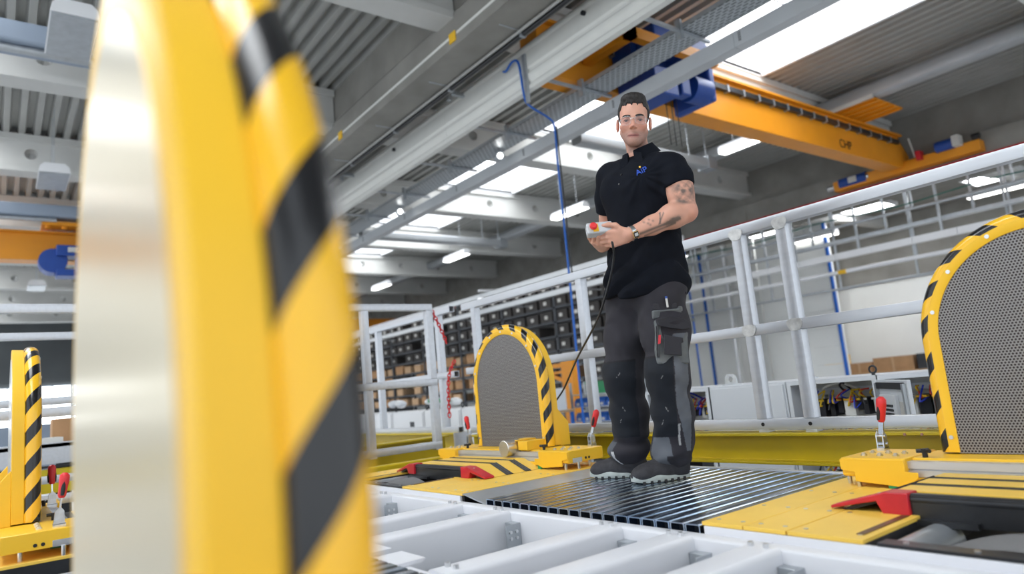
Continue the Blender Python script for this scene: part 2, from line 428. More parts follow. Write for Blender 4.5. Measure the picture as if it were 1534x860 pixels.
for y in (6.0, 9.8, 13.4):
    cn = thing('pipe_flange', (6.6, y, 4.47), {6.0: 'small red pipe end standing out by the tray behind the head', 9.8: 'round white lamp can under the perforated tray', 13.4: 'farthest round lamp can under the perforated tray'}[y], 'fitting')
    ax = Vector((0, -1, -0.15)).normalized()
    if y == 6.0:
        MB().cyl((6.75, 7.3, 4.62), (6.75, 7.05, 4.62), 0.10, 20).build('rim', 'red', cn, smooth=40)
        MB().cyl((6.75, 7.05, 4.62), (6.75, 7.045, 4.62), 0.06, 20).build('face', 'white_paint', cn)
    else:
        MB().cyl((6.8, y - 0.9, 4.4), (6.74, y - 1.05, 4.38), 0.075, 20).build('rim', 'galvanised', cn, smooth=40)
        MB().cyl((6.74, y - 1.05, 4.38), (6.735, y - 1.06, 4.379), 0.05, 20).build('face', 'lamp_tube', cn)
# blue air hose coming down from the cream beam
hs = thing('air_hose', (6.4, 7.0, -0.2), 'blue air hose dropping from the cream fascia beam beside the man', 'hose')
def smooth_path(pts, n=8):
    P = [Vector(p) for p in pts]; out = []
    for i in range(len(P) - 1):
        p0, p1, p2, p3 = P[max(i - 1, 0)], P[i], P[i + 1], P[min(i + 2, len(P) - 1)]
        for k in range(n):
            t = k / n
            out.append(0.5 * ((2 * p1) + (p2 - p0) * t + (2 * p0 - 5 * p1 + 4 * p2 - p3) * t * t + (3 * p1 - p0 - 3 * p2 + p3) * t ** 3))
    out.append(P[-1]); return out
MB().path(smooth_path([(5.55, 6.95, 4.82), (5.52, 6.85, 4.78), (5.54, 6.72, 4.86), (5.56, 6.62, 4.78), (5.6, 6.62, 4.33), (5.8, 6.75, 4.28), (6.3, 6.95, 4.27), (6.45, 7.02, 4.18), (6.45, 7.03, 3.6), (6.45, 7.04, 2.2), (6.44, 7.05, 1.0), (6.44, 7.06, -0.2)]), 0.016, 10).build('hose', 'bright_blue', hs, smooth=60)
MB().path([(6.47, 7.0, 4.2), (6.47, 7.0, 1.9)], 0.011, 8).build('cable', 'pipe_black', hs, smooth=60)
MB().box(5.57, 5.6, 6.5, 6.56, 4.2, 4.88).build('strut', 'galvanised', hs)

# hanging luminaires
def luminaire(x, y, z, on, label, w=0.26, L=1.25, group='hanging hall lamps'):
    t = thing('hall_lamp', (x, y, z), label, 'lamp', group)
    MB().prism([(x - w / 2, z + 0.0), (x + w / 2, z), (x + w / 2 - 0.02, z + 0.10), (x + w / 2 - 0.08, z + 0.16), (x - w / 2 + 0.08, z + 0.16), (x - w / 2 + 0.02, z + 0.10)], 'y', y - L / 2, y + L / 2).build('housing', 'white_paint', t)
    MB().box(x - w / 2 + 0.015, x + w / 2 - 0.015, y - L / 2 + 0.015, y + L / 2 - 0.015, z - 0.02, z - 0.001).build('diffuser', 'lamp_tube' if on else 'galvanised', t)
    for yy in (y - L / 4, y + L / 4): MB().cyl((x, yy, z + 0.16), (x, yy, CE + 0.06 if z > 4.45 else 4.61), 0.008, 6).build('hanger_rod', 'galvanised', t)
for x, y, z, lb in ((12.25, 7.6, 5.0, 'lit strip lamp hanging under the orange crane bridge'), (11.78, 12.6, 4.82, 'lit strip lamp hanging left of the man under the skylights'), (11.78, 18.1, 4.82, 'lit strip lamp second from the man under the skylights'), (11.78, 23.5, 4.82, 'lit strip lamp third from the man above the far railing'), (11.78, 29.0, 4.82, 'lit strip lamp farthest away under the skylights')):
    luminaire(x, y, z, True, lb)
for x, y, lb in ((0.62, 8.3, 'unlit box lamp at the upper left edge of the photo'), (0.75, 13.6, 'unlit box lamp hanging left of the foreground guard'), (0.95, 24.2, 'small unlit box lamp far left above the blue hoist')):
    luminaire(x, y, 4.75, False, lb, w=0.45, L=1.0, group='unlit near bay lamps')
for x, y, z, lb in ((18.5, 9.8, 3.9, 'lit strip lamp in the side bay beside the column'), (18.5, 5.3, 3.95, 'lit strip lamp in the side bay near the right edge')):
    luminaire(x, y, z, True, lb, group='side bay lamps')
for k, (x, y, lb) in enumerate(((19.2, 8.6, 'bright roof light panel in the side bay ceiling, middle one'), (19.5, 5.6, 'bright roof light panel in the side bay ceiling, near right edge'), (19.0, 11.6, 'bright roof light panel in the side bay ceiling beside the column'), (19.2, 15.4, 'added roof light panel above the white partition'), (19.2, 2.6, 'added unseen roof light panel beyond the right edge of the photo'))):  # last two panels are added to brighten the side bay
    t = thing('roof_light', (x, y, 4.55), lb, 'roof light', 'side bay roof lights')
    MB().box(x - 0.5, x + 0.5, y - 0.55, y + 0.55, 4.54, 4.58).build('pane', 'roof_light_pane', t)
    MB().box(x - 0.56, x - 0.5, y - 0.6, y + 0.6, 4.50, 4.6).box(x + 0.5, x + 0.56, y - 0.6, y + 0.6, 4.50, 4.6).box(x - 0.5, x + 0.5, y - 0.6, y - 0.55, 4.50, 4.6).box(x - 0.5, x + 0.5, y + 0.55, y + 0.6, 4.50, 4.6).build('frame', 'white_paint', t)

# ventilation duct through the purlins and cross ducts
dd = thing('air_duct', (13.77, 14, 5.5), 'long silver air duct running through the roof purlins near the right girder', 'duct')
prd = rrect(13.60, 13.94, 5.48, 5.76, 0.06)
for a, b in ((-4, 2.0), (2.01, 8.0), (8.01, 14), (14.01, 20), (20.01, 26), (26.01, 35)):
    MB().prism(prd, 'y', a, b).build('duct_length', 'duct_grey', dd, smooth=30)
for x0, x1, y, lb in ((8.8, 12.95, 9.0, 'silver cross duct behind the man at head height'), (8.0, 12.95, 17.0, 'silver cross duct farther down the hall under the skylights')):
    t = thing('cross_duct', (11, y, 5.2), lb, 'duct')
    MB().prism(rrect(y - 0.14, y + 0.14, 4.98, 5.2, 0.05), 'x', x0, x1).build('duct_length', 'duct_grey', t, smooth=30)
    MB().box(x1 - 0.3, x1, y - 0.16, y + 0.16, 4.95, 5.24).build('collar', 'galvanised', t)
    for xx in (12.0, 12.6): MB().box(xx - 0.015, xx + 0.015, y - 0.15, y - 0.14, 5.1, CE + 0.06).build('strap', 'galvanised', t)
for y, lb in ((9.3, 'broad blue grey duct at the upper left corner'), (17.0, 'broad blue grey duct lower at the left edge')):
    t = thing('cross_duct', (0, y, 5.1), lb, 'duct')
    MB().prism(rrect(y - 0.22, y + 0.22, 4.98, 5.24, 0.04), 'x', -6.5, 1.0 if y < 10 else 1.5).build('duct_length', 'window_frame', t, smooth=30)
    MB().cyl((-6.5, y - 0.1, 4.93), (1.0, y - 0.1, 4.93), 0.05, 12).build('pipe', 'galvanised', t, smooth=60)
# services in the side bay
for z, r_, nm, lb in ((3.58, 0.035, 'steel_pipe', 'upper pale steel pipe running along under the right girder'), (2.11, 0.03, 'steel_pipe', 'lowest thin grey pipe in front of the right wall'), (2.50, 0.05, 'steel_pipe', 'white pipe along the right wall with a yellow mark')):
    px_ = {3.58: 16.0, 2.11: 16.75, 2.50: 16.5}[z]; k_ = (px_ - 16.0) / 16.0; zz = z + (z - 0.48) * k_
    t = thing(nm, (px_, 8, zz), lb, 'pipe')
    MB().cyl((px_, 1, zz), (px_, 14.5, zz), r_, 12).build('pipe', 'white_paint' if z == 2.5 else 'galvanised', t, smooth=60)
    for y in (4.3, 6.2, 8.0, 9.9, 11.8): MB().box(px_ - 0.02, px_ + 0.02, y + k_ * 9 - 0.02, y + k_ * 9 + 0.02, zz, 4.2 if px_ > 16.8 else 4.2).build('hanger', 'galvanised', t)
    if z == 2.5: MB().cyl((px_, 8.1, zz), (px_, 8.3, zz), 0.053, 12).build('mark', 'yellow', t, smooth=60)
t = thing('green_cable', (16.0, 8, 3.6), 'thin dark green cable strung above the upper steel pipe', 'cable')
MB().path([(15.9, y, 3.72 + 0.04 * math.sin(y * 1.7)) for y in np.linspace(2, 14, 25)], 0.014, 8).build('cable', mat('cable_green', (0.01, 0.12, 0.09), 0.5), t, smooth=60)
t = thing('cable_duct', (16.0, 8, 2.9), 'white jointed cable duct under the right girder', 'cable duct')
for k in range(14):
    y = 1 + k * 0.9; MB().box(16.18, 16.32, y, y + 0.89, 2.84, 2.99).build('duct_length', 'white_paint', t)
for y in (3.4, 5.8, 7.6, 9.2, 10.7, 12.4): MB().box(16.23, 16.27, y - 0.025, y + 0.025, 2.99, 4.2).build('hanger', 'galvanised', t)
t = thing('cable_tray', (16.3, 8, 3.25), 'narrow galvanised cable tray between pipe and white duct', 'cable tray')
MB().box(16.4, 16.6, 1, 14.5, 3.26, 3.34).build('tray_bottom', 'galvanised', t)
for y in (3.0, 5.2, 7.0, 8.8, 10.6, 12.4): MB().box(16.42, 16.46, y - 0.025, y + 0.025, 3.34, 4.2).build('hanger', 'galvanised', t)
for y, lb in ((12.74, 'blue supply pipe standing left of the white partition posts'),):
    t = thing('blue_pipe', (16.85, y + .35, FL), lb, 'pipe'); MB().cyl((16.83, y + .35, FL), (16.83, y + .35, 4.2), 0.03, 10).build('pipe', 'bright_blue', t, smooth=60)
    MB().box(16.79, 16.87, y + .3, y + .4, 2.0, 2.1).build('clip', 'galvanised', t)

# ------------------------------------------------------------------ cranes
cr = thing('bridge_crane', (11, 6.5, 4.6), 'orange bridge crane with blue hoist spanning the far bay', 'crane')
MB().prism([(5.75, 4.62), (16.2, 4.62), (16.95, 4.72), (16.95, 4.9), (16.45, 5.36), (5.75, 5.36)], 'y', 6.42, 6.78).build('bridge_girder', 'orange', cr, bevel=0.01)
MB().box(5.75, 16.5, 6.34, 6.86, 5.36, 5.40).build('top_flange', 'orange', cr)
MB().box(5.9, 16.3, 6.33, 6.40, 5.15, 5.24).build('conductor_rail', 'dark_steel', cr)
for k in range(22): MB().box(6.2 + k * 0.46, 6.24 + k * 0.46, 6.325, 6.42, 5.13, 5.26).build('rail_clip', 'galvanised', cr)
MB().box(16.55, 16.85, 4.9, 8.1, 4.56, 4.80).build('end_carriage', 'orange', cr, bevel=0.01)
mo = MB().cyl((16.62, 7.3, 4.72), (16.62, 7.95, 4.72), 0.13, 20).build('travel_motor', 'blue', cr, smooth=40)
MB().cyl((16.62, 7.30, 4.72), (16.62, 7.24, 4.72), 0.09, 16).build('motor_cap', 'zinc', mo, smooth=40)
MB().box(16.48, 16.50, 7.5, 7.7, 4.66, 4.8).build('motor_label', 'paper', mo)
mo = MB().cyl((16.5, 5.35, 4.86), (16.5, 5.7, 4.86), 0.12, 20).build('travel_motor', 'blue', cr, smooth=40)
MB().box(16.35, 16.6, 5.2, 5.34, 4.75, 4.98).build('motor_cap', 'paper', mo)
MB().box(16.4, 16.6, 6.0, 6.1, 4.7, 4.9).build('limit_switch', 'red', cr)
MB().cyl((16.5, 6.15, 4.8), (16.45, 6.2, 5.25), 0.02, 8).build('antenna', 'paper', cr)
MB().cyl((16.5, 4.85, 4.85), (16.5, 5.0, 4.85), 0.07, 12).build('buffer', 'black', cr)
MB().cyl((16.62, 8.1, 4.68), (16.62, 8.28, 4.68), 0.07, 12).build('buffer', 'zinc', cr)
# ribbed orange platform on the bridge
pt = MB().box(13.5, 14.9, 6.9, 8.0, 5.41, 5.44).build('platform', 'orange', cr)
for k in range(6): MB().box(13.5 + k * 0.25, 13.56 + k * 0.25, 5.6, 6.9, 5.405, 5.45).build('platform_rib', 'orange', pt)
MB().box(13.5, 14.9, 5.6, 6.9, 5.45, 5.465).build('platform_plate', 'orange', pt); MB().box(13.45, 13.5, 5.55, 6.95, 5.40, 5.47).build('platform_edge', 'paper', pt)
# writing on the crane bridge
def text_mesh(name, body, size, m, parent, loc, xdir, ydir, extrude=0.001):
    cu = bpy.data.curves.new(name, 'FONT'); cu.body = body; cu.size = size; cu.align_x = 'CENTER'; cu.align_y = 'CENTER'; cu.extrude = extrude
    to = bpy.data.objects.new(name, cu); COL.objects.link(to)
    dg = bpy.context.evaluated_depsgraph_get(); me = bpy.data.meshes.new_from_object(to.evaluated_get(dg))
    bpy.data.objects.remove(to); bpy.data.curves.remove(cu)
    x = Vector(xdir).normalized(); z = x.cross(Vector(ydir)).normalized(); y = z.cross(x)
    mt = Matrix(((x.x, y.x, z.x, loc[0]), (x.y, y.y, z.y, loc[1]), (x.z, y.z, z.z, loc[2]), (0, 0, 0, 1)))
    me.transform(mt)
    if parent is not None: me.transform(Matrix.Translation(-ORG[parent]))
    me.materials.clear(); me.materials.append(M[m])
    o = bpy.data.objects.new(name, me); COL.objects.link(o); o.parent = parent; ORG[o] = ORG[parent]
    return o
text_mesh('logo', 'CHP', 0.26, 'black', cr, (13.9, 6.41, 4.8), (1, 0, 0), (0, 0, 1))
# hoist trolley
class MBH(MB):
    def build(s, *a, **k):
        s.v = [(x - 0.45, y, z) for x, y, z in s.v]; return super().build(*a, **k)
ho = MBH().box(7.6, 8.95, 6.0, 6.40, 4.78, 5.34).build('hoist_frame', 'blue', cr, bevel=0.02)
MBH().cyl((8.55, 5.85, 4.62), (8.95, 5.85, 4.62), 0.20, 24).build('hoist_motor', 'blue', ho, smooth=40)
MBH().cyl((8.5, 6.0, 4.75), (8.15, 6.0, 4.75), 0.17, 24).build('rope_drum', 'dark_steel', ho, smooth=40)
MBH().box(8.9, 9.05, 5.7, 6.42, 4.45, 5.35).build('gear_housing', 'blue', ho, bevel=0.04)
MBH().box(8.2, 8.4, 5.68, 5.86, 4.4, 4.9).build('hoist_box', 'blue', ho, bevel=0.02)
MBH().box(7.65, 8.15, 5.7, 6.4, 4.35, 4.75).build('drive_box', 'blue', ho, bevel=0.02)
MBH().box(7.0, 8.9, 5.5, 5.62, 4.9, 5.05).box(7.0, 7.15, 5.5, 6.4, 4.9, 5.05).build('trolley_frame', 'orange', ho)
MBH().box(7.7, 8.9, 5.66, 6.0, 5.06, 5.36).build('electrics_box', 'blue', ho, bevel=0.02)
for x in (8.2, 8.32, 8.44): MBH().cyl((x, 6.0, 4.75), (x, 6.0, 3.75), 0.008, 6).build('rope', 'black', ho)
# second crane in the near bay and third far down
c2 = thing('bridge_crane', (0, 17.3, 4.0), 'orange bridge crane with blue hoist at the left edge, half hidden by the guard', 'crane')
MB().box(-6.5, 4.5, 17.3, 17.75, 4.14, 4.72).build('bridge_girder', 'orange', c2, bevel=0.01)
MB().box(-6.5, 4.5, 17.22, 17.83, 4.72, 4.76).build('top_flange', 'orange', c2)
h2 = MB().box(1.0, 2.3, 16.8, 17.28, 4.15, 4.38).build('hoist_frame', 'blue', c2, bevel=0.02)
MB().cyl((0.95, 16.9, 4.05), (0.95, 17.3, 4.05), 0.26, 20).build('hoist_motor', 'blue', h2, smooth=40)
MB().box(1.0, 2.3, 16.8, 17.28, 3.72, 3.86).build('drive_box', 'blue', h2, bevel=0.02)
MB().box(1.35, 1.6, 16.7, 17.1, 3.8, 4.1).build('hoist_box', 'bright_blue', h2)
MB().box(1.2, 1.9, 16.78, 16.8, 4.22, 4.33).build('type_plate', 'paper', h2)
text_mesh('lettering', 'ABUS', 0.11, 'blue', h2, (1.5, 16.775, 4.275), (1, 0, 0), (0, 0, 1))
MB().box(0.75, 2.0, 16.9, 17.9, 4.82, 4.9).build('platform', 'orange', c2)
for k in range(4): MB().cyl((0.85 + k * 0.3, 17, 4.76), (0.85 + k * 0.3, 17, 4.82), 0.05, 8).build('platform_foot', 'orange', c2)
MB().cyl((1.5, 17, 3.72), (1.5, 17, 3.0), 0.01, 6).build('rope', 'black', c2)
c3 = thing('bridge_crane', (14, 32, 4.5), 'orange crane bridge far down the hall behind the railing posts', 'crane')
MB().box(5.7, 16.7, 31.6, 32.0, 4.1, 4.62).build('bridge_girder', 'orange', c3); MB().box(5.7, 16.7, 31.5, 32.1, 4.62, 4.66).build('top_flange', 'orange', c3)
MB().box(16.3, 16.8, 30.5, 33, 4.1, 4.35).build('end_carriage', 'orange', c3)
# ================================================================== the machine platform
MIRROR = 2.76
class MX(MB):
    """builder in far-row coordinates; mirrored copies go to the near row"""
    def __init__(s, mir=False, dx=0.0): super().__init__(); s.mir = mir; s.dx = dx
    def build(s, name, m=None, parent=None, smooth=None, bevel=0.0, mats=None, origin=None):
        if s.mir:
            s.v = [(MIRROR - x + s.dx, y, z) for x, y, z in s.v]; s.f = [f[::-1] for f in s.f]
        return super().build(name, m, parent, smooth, bevel, mats, origin)

def tape_mat():
    m = bpy.data.materials.new('hazard_tape'); m.use_nodes = True; nt = m.node_tree; b = nt.nodes['Principled BSDF']
    b.inputs['Roughness'].default_value = 0.22; b.inputs['Coat Weight'].default_value = 0.3; b.inputs['Coat Roughness'].default_value = 0.08
    uv = nt.nodes.new('ShaderNodeUVMap'); uv.uv_map = 'UVMap'
    sp = nt.nodes.new('ShaderNodeSeparateXYZ'); nt.links.new(uv.outputs[0], sp.inputs[0])
    def mth(op, a, b_=None):
        n = nt.nodes.new('ShaderNodeMath'); n.operation = op
        for i, v in enumerate((a, b_)):
            if v is None: continue
            if isinstance(v, (int, float)): n.inputs[i].default_value = v
            else: nt.links.new(v, n.inputs[i])
        return n.outputs[0]
    t = mth('FRACT', mth('ADD', mth('DIVIDE', sp.outputs[0], 0.137), mth('MULTIPLY', sp.outputs[1], 8.5)))
    mask = mth('LESS_THAN', t, 0.46)
    mx = nt.nodes.new('ShaderNodeMix'); mx.data_type = 'RGBA'
    mx.inputs[6].default_value = (0.95, 0.53, 0.02, 1); mx.inputs[7].default_value = (0.008, 0.008, 0.01, 1)
    nt.links.new(mask, mx.inputs[0]); nt.links.new(mx.outputs[2], b.inputs['Base Color'])
    M['hazard_tape'] = m
tape_mat()
def perf_mat():
    m = bpy.data.materials.new('perforated_plate'); m.use_nodes = True; nt = m.node_tree; b = nt.nodes['Principled BSDF']
    tc = nt.nodes.new('ShaderNodeTexCoord'); p = 0.0106
    def cell(off):
        ad = nt.nodes.new('ShaderNodeVectorMath'); ad.operation = 'MULTIPLY_ADD'
        nt.links.new(tc.outputs['Object'], ad.inputs[0]); ad.inputs[1].default_value = (0, 1 / p, 1 / (p * 1.732)); ad.inputs[2].default_value = (0.5, 0.5 + off, 0.5 + off)
        fr = nt.nodes.new('ShaderNodeVectorMath'); fr.operation = 'FRACTION'; nt.links.new(ad.outputs[0], fr.inputs[0])
        sb = nt.nodes.new('ShaderNodeVectorMath'); sb.operation = 'SUBTRACT'; nt.links.new(fr.outputs[0], sb.inputs[0]); sb.inputs[1].default_value = (0.5, 0.5, 0.5)
        sc = nt.nodes.new('ShaderNodeVectorMath'); sc.operation = 'MULTIPLY'; nt.links.new(sb.outputs[0], sc.inputs[0]); sc.inputs[1].default_value = (0, 1, 1.732)
        ln = nt.nodes.new('ShaderNodeVectorMath'); ln.operation = 'LENGTH'; nt.links.new(sc.outputs[0], ln.inputs[0])
        return ln.outputs['Value']
    mn = nt.nodes.new('ShaderNodeMath'); mn.operation = 'MINIMUM'; nt.links.new(cell(0.0), mn.inputs[0]); nt.links.new(cell(0.5), mn.inputs[1])
    lt = nt.nodes.new('ShaderNodeMath'); lt.operation = 'LESS_THAN'; nt.links.new(mn.outputs[0], lt.inputs[0]); lt.inputs[1].default_value = 0.33
    mx = nt.nodes.new('ShaderNodeMix'); mx.data_type = 'RGBA'
    mx.inputs[6].default_value = (0.29, 0.28, 0.275, 1); mx.inputs[7].default_value = (0.022, 0.013, 0.013, 1)
    nt.links.new(lt.outputs[0], mx.inputs[0]); nt.links.new(mx.outputs[2], b.inputs['Base Color'])
    b.inputs['Metallic'].default_value = 0.35; b.inputs['Roughness'].default_value = 0.45
    M['perforated_plate'] = m
perf_mat()

def arch_stations(z0, cz, nleg=8, narc=48):
    st = [('n', z0 + (cz - z0) * k / nleg) for k in range(nleg)]
    st += [('a', PI * k / narc) for k in range(narc + 1)]
    st += [('f', cz - (cz - z0) * (k + 1) / nleg) for k in range(nleg)]
    return st
ARCH_EZ = 1.0
def arch_pt(st, c, cz, r):
    k, t = st
    if k == 'n': return c - r, t
    if k == 'f': return c + r, t
    return c - r * math.cos(t), cz + r * ARCH_EZ * math.sin(t)
def arch_sweep(name, prof, c, z0, cz, m, parent, mir, dx, uv=False, ref=0.385, us=1.0, uo=0.0):
    st = arch_stations(z0, cz); P = len(prof); vs = []; U = []; d = 0.0; prev = None
    Vv = [0.0]
    for i in range(1, P): Vv.append(Vv[-1] + math.hypot(prof[i][0] - prof[i - 1][0], prof[i][1] - prof[i - 1][1]))
    for s_ in st:
        y, z = arch_pt(s_, c, cz, ref)
        if prev: d += math.hypot(y - prev[0], z - prev[1])
        prev = (y, z); U.append(d * us + uo)
        for x, r in prof:
            yy, zz = arch_pt(s_, c, cz, r); vs.append((x, yy, zz))
    fs = []; fu = []
    for i in range(len(st) - 1):
        for j in range(P - 1):
            fs.append((i * P + j, (i + 1) * P + j, (i + 1) * P + j + 1, i * P + j + 1))
            fu.append(((U[i], Vv[j]), (U[i + 1], Vv[j]), (U[i + 1], Vv[j + 1]), (U[i], Vv[j + 1])))
    if mir:
        vs = [(MIRROR - x + dx, y, z) for x, y, z in vs]; fs = [f[::-1] for f in fs]; fu = [u[::-1] for u in fu]
    else: fu = [[(a_, -b_) for a_, b_ in u] for u in fu]
    o = mesh_obj(name, vs, fs, m, parent, smooth=35)
    if uv:
        l = o.data.uv_layers.new(name='UVMap')
        l.data.foreach_set('uv', [q for f in fu for u in f for q in u])
    return o
def screw(parent, p, n, r=0.008, h=0.004, m='bolt', mir=False, dx=0.0):
    p = Vector(p); n = Vector(n)
    return MX(mir, dx).cyl(p, p + n * h, r, 8).build('screw', m, parent)

def toggle_clamp(parent, x, y, z, lean, mir, dx, name='toggle_clamp', s=1.0):
    """zinc toggle clamp, red handle; lean = (dx, dy) of the handle top"""
    b = MX(mir, dx).box(x - 0.022 * s, x + 0.022 * s, y - 0.014, y + 0.014, z, z + 0.012)
    for q in (-1, 1):
        b.prism([(x - 0.018 * s, z + 0.01), (x + 0.02 * s, z + 0.01), (x + 0.014 * s, z + 0.06), (x - 0.004 * s, z + 0.075), (x - 0.016 * s, z + 0.06)], 'y', y + q * 0.012 - 0.002, y + q * 0.012 + 0.002)
    b.cyl((x, y - 0.018, z + 0.055), (x, y + 0.018, z + 0.055), 0.006, 10).cyl((x + 0.008, y - 0.018, z + 0.025), (x + 0.008, y + 0.018, z + 0.025), 0.006, 10)
    cl = b.build(name, 'zinc', parent)
    p0 = Vector((x, y, z + 0.055)); tip = Vector((x + lean[0], y + lean[1], z + 0.205 * s)); d = (tip - p0)
    MX(mir, dx).bar(p0, p0 + d * 0.42, 0.018, 0.006, (1, 0, 0)).build('lever', 'zinc', cl)
    MX(mir, dx).path([p0 + d * t for t in (0.36, 0.42, 0.6, 0.8, 0.93, 1.0)], 0.014, 12, radii=[0.010, 0.015, 0.016, 0.0185, 0.018, 0.008]).build('handle', 'red_bright', cl, smooth=60)
    sd = d.cross(Vector((0, 0, 1))); sd = (sd.normalized() if sd.length > 1e-5 else Vector((1, 0, 0)))
    for q in (-1, 1):
        MX(mir, dx).path([p0 + d * t + sd * q * 0.0115 for t in (0.42, 0.6, 0.85)], 0.009, 8, radii=[0.007, 0.009, 0.005]).build('grip_inlay', 'black_rubber', cl, smooth=60)
    return cl

def guard(c, label, mir=False, dx=0.0, cz=0.515, R=0.40, X=2.70, near=(-0.76, -0.50), far=(0.42, 0.66), extras=True, back='brushed_aluminium', clampy=None, px=2.53, us=1.0, uo=0.0, gussets=True, ez=1.0):
    global ARCH_EZ
    ARCH_EZ = ez
    base = thing('belt_guard', ((MIRROR - X + dx) if mir else X, c, 0.03), label, 'machine guard', 'arched belt guards')
    z0 = 0.118
    rp, ri, ro = R - 0.062, R - 0.066, R
    # front plate, ring, hazard edge, band, back plate
    outl = [arch_pt(s_, c, cz, rp) for s_ in arch_stations(z0 - 0.004, cz, 1, 40)]
    MX(mir, dx).prism(outl, 'x', X + 0.004, X + 0.008).build('perforated_plate', 'perforated_plate', base)
    arch_sweep('yellow_ring', [(X + 0.006, ri), (X + 0.001, ri), (X - 0.001, ri + 0.003), (X - 0.001, R - 0.034), (X + 0.004, R - 0.030)], c, z0, cz, 'yellow', base, mir, dx)
    tube = [(X + 0.031 - 0.031 * math.cos(a), R - 0.034 + 0.034 * math.sin(a) ** 0.8 if a > 0 else R - 0.034) for a in np.linspace(0.0, PI * 0.93, 12)]
    arch_sweep('hazard_edge', tube, c, z0, cz, 'hazard_tape', base, mir, dx, uv=True, us=us, uo=uo)
    arch_sweep('yellow_band', [(X + 0.056, R - 0.020), (X + 0.062, R - 0.015), (X + 0.103, R - 0.013), (X + 0.105, R - 0.016), (X + 0.105, rp - 0.002)], c, z0, cz, 'yellow', base, mir, dx)
    MX(mir, dx).prism([arch_pt(s_, c, cz, R - 0.058) for s_ in arch_stations(z0, cz, 1, 40)], 'x', X + 0.1040, X + 0.1075).build('back_plate', back, base)
    for ang in (-1, 0.28, 0.72, 1.2, PI / 2, 1.94, 2.42, 2.86, -2):
        r_ = R - 0.047
        if ang == -1: y, z = c - r_, 0.17
        elif ang == -2: y, z = c + r_, 0.17
        else: y, z = c - r_ * math.cos(ang), cz + r_ * ez * math.sin(ang)
        screw(base, (X - 0.001, y, z), (-1, 0, 0), 0.0075, 0.003, 'bolt', mir, dx)
    # gussets behind the legs
    for q in (-1, 1) if gussets else ():
        y = c + q * (R - 0.03)
        MX(mir, dx).prism([(X + 0.105, 0.11), (X + 0.185, 0.11), (X + 0.185, 0.25), (X + 0.105, 0.34)], 'y', y - 0.012, y + 0.012).build('gusset', 'yellow', base, bevel=0.003)
    # base: two boxes, rail, rear plate
    zt = 0.115
    for k, (a, b) in enumerate((near, far)):
        ya, yb = c + a, c + b
        px_ = px
        pl = [(px_, 0.048), (px_ + 0.27, 0.048), (px_ + 0.27, zt), (px_, zt)]
        o_ = (lambda t: yb - t) if k else (lambda t: ya + t); W_ = yb - ya; sg = -1 if k else 1
        fp = [(o_(0), zt - 0.004), (o_(0), 0.074), (o_(0.05), 0.064), (o_(0.05), 0.032), (o_(W_ - 0.03), 0.020), (o_(W_ + 0.03), 0.042), (o_(W_ + 0.04), 0.052), (o_(W_ + 0.04), 0.070), (o_(W_), 0.072), (o_(W_), zt - 0.004)]
        bx = MX(mir, dx).prism(pl, 'y', ya, yb).build('base_box', 'yellow', base, bevel=0.008)
        MX(mir, dx).prism(fp, 'x', px_ - 0.006, px_ + 0.0).build('front_plate', 'yellow', bx, bevel=0.002)
        for i in range(3):
            for j in range(2):
                xx = px_ + 0.07 + 0.07 * j; yy = ya + (yb - ya) * (0.25 + 0.25 * i)
                MX(mir, dx).cyl((xx, yy, zt), (xx, yy, zt + 0.006), 0.011, 6).cyl((xx, yy, zt + 0.006), (xx, yy, zt + 0.010), 0.007, 8).build('screw', 'bolt', bx)
        yend = ya if k == 0 else yb; s_ = -1 if k == 0 else 1
        if extras:
            MX(mir, dx).box(px_ + 0.03, px_ + 0.10, min(yend, yend + s_ * 0.002), max(yend, yend + s_ * 0.002), 0.049, 0.074).build('slot_plate', 'zinc', bx)
            for xx in (px_ + 0.13, px_ + 0.155): MX(mir, dx).cyl((xx, yend - s_ * 0.001, 0.066), (xx, yend + s_ * 0.002, 0.066), 0.007, 10).build('hole', 'black', bx)
            for xx, yy in ((px_ + 0.02, yend - s_ * 0.05), (px_ + 0.065, yend + s_ * 0.008), (px_ + 0.2, yend - s_ * 0.05)):
                MX(mir, dx).cyl((xx, yy, 0.012), (xx, yy, 0.05), 0.008, 10).build('levelling_pin', 'zinc', bx)
    ya, yb = c + near[1], c + far[0]
    # aluminium rail with grooves
    rl = [(px + 0.02, 0.052), (px + 0.02, 0.074), (px + 0.03, 0.074), (px + 0.03, 0.080), (px + 0.02, 0.080), (px + 0.02, 0.104), (px + 0.06, 0.104), (px + 0.06, 0.052)]
    MX(mir, dx).prism(rl, 'y', ya - 0.02, yb + 0.02).build('slide_rail', 'aluminium', base)
    MX(mir, dx).box(px + 0.06, px + 0.27, ya, yb, 0.095, 0.112).build('rear_plate', 'yellow', base, bevel=0.003)
    MX(mir, dx).box(px + 0.012, px + 0.06, ya - 0.03, yb + 0.03, 0.030, 0.050).build('sill', 'yellow', base, bevel=0.003)
    for yy in (ya + 0.04, yb - 0.04):
        kb = MX(mir, dx).cyl((px + 0.075, yy, 0.112), (px + 0.075, yy, 0.128), 0.009, 10).cyl((px + 0.075, yy, 0.128), (px + 0.075, yy, 0.142), 0.012, 10)
        for q in range(3):
            a = q * 2 * PI / 3; kb.cyl((px + 0.075, yy, 0.135), (px + 0.075 + 0.026 * math.cos(a), yy + 0.026 * math.sin(a), 0.135), 0.007, 8)
        kb.build('star_knob', 'black', base)
    for i, (cx, cy, lean) in enumerate(clampy or ()):
        toggle_clamp(base, cx, cy, zt, lean, mir, dx)
    return base

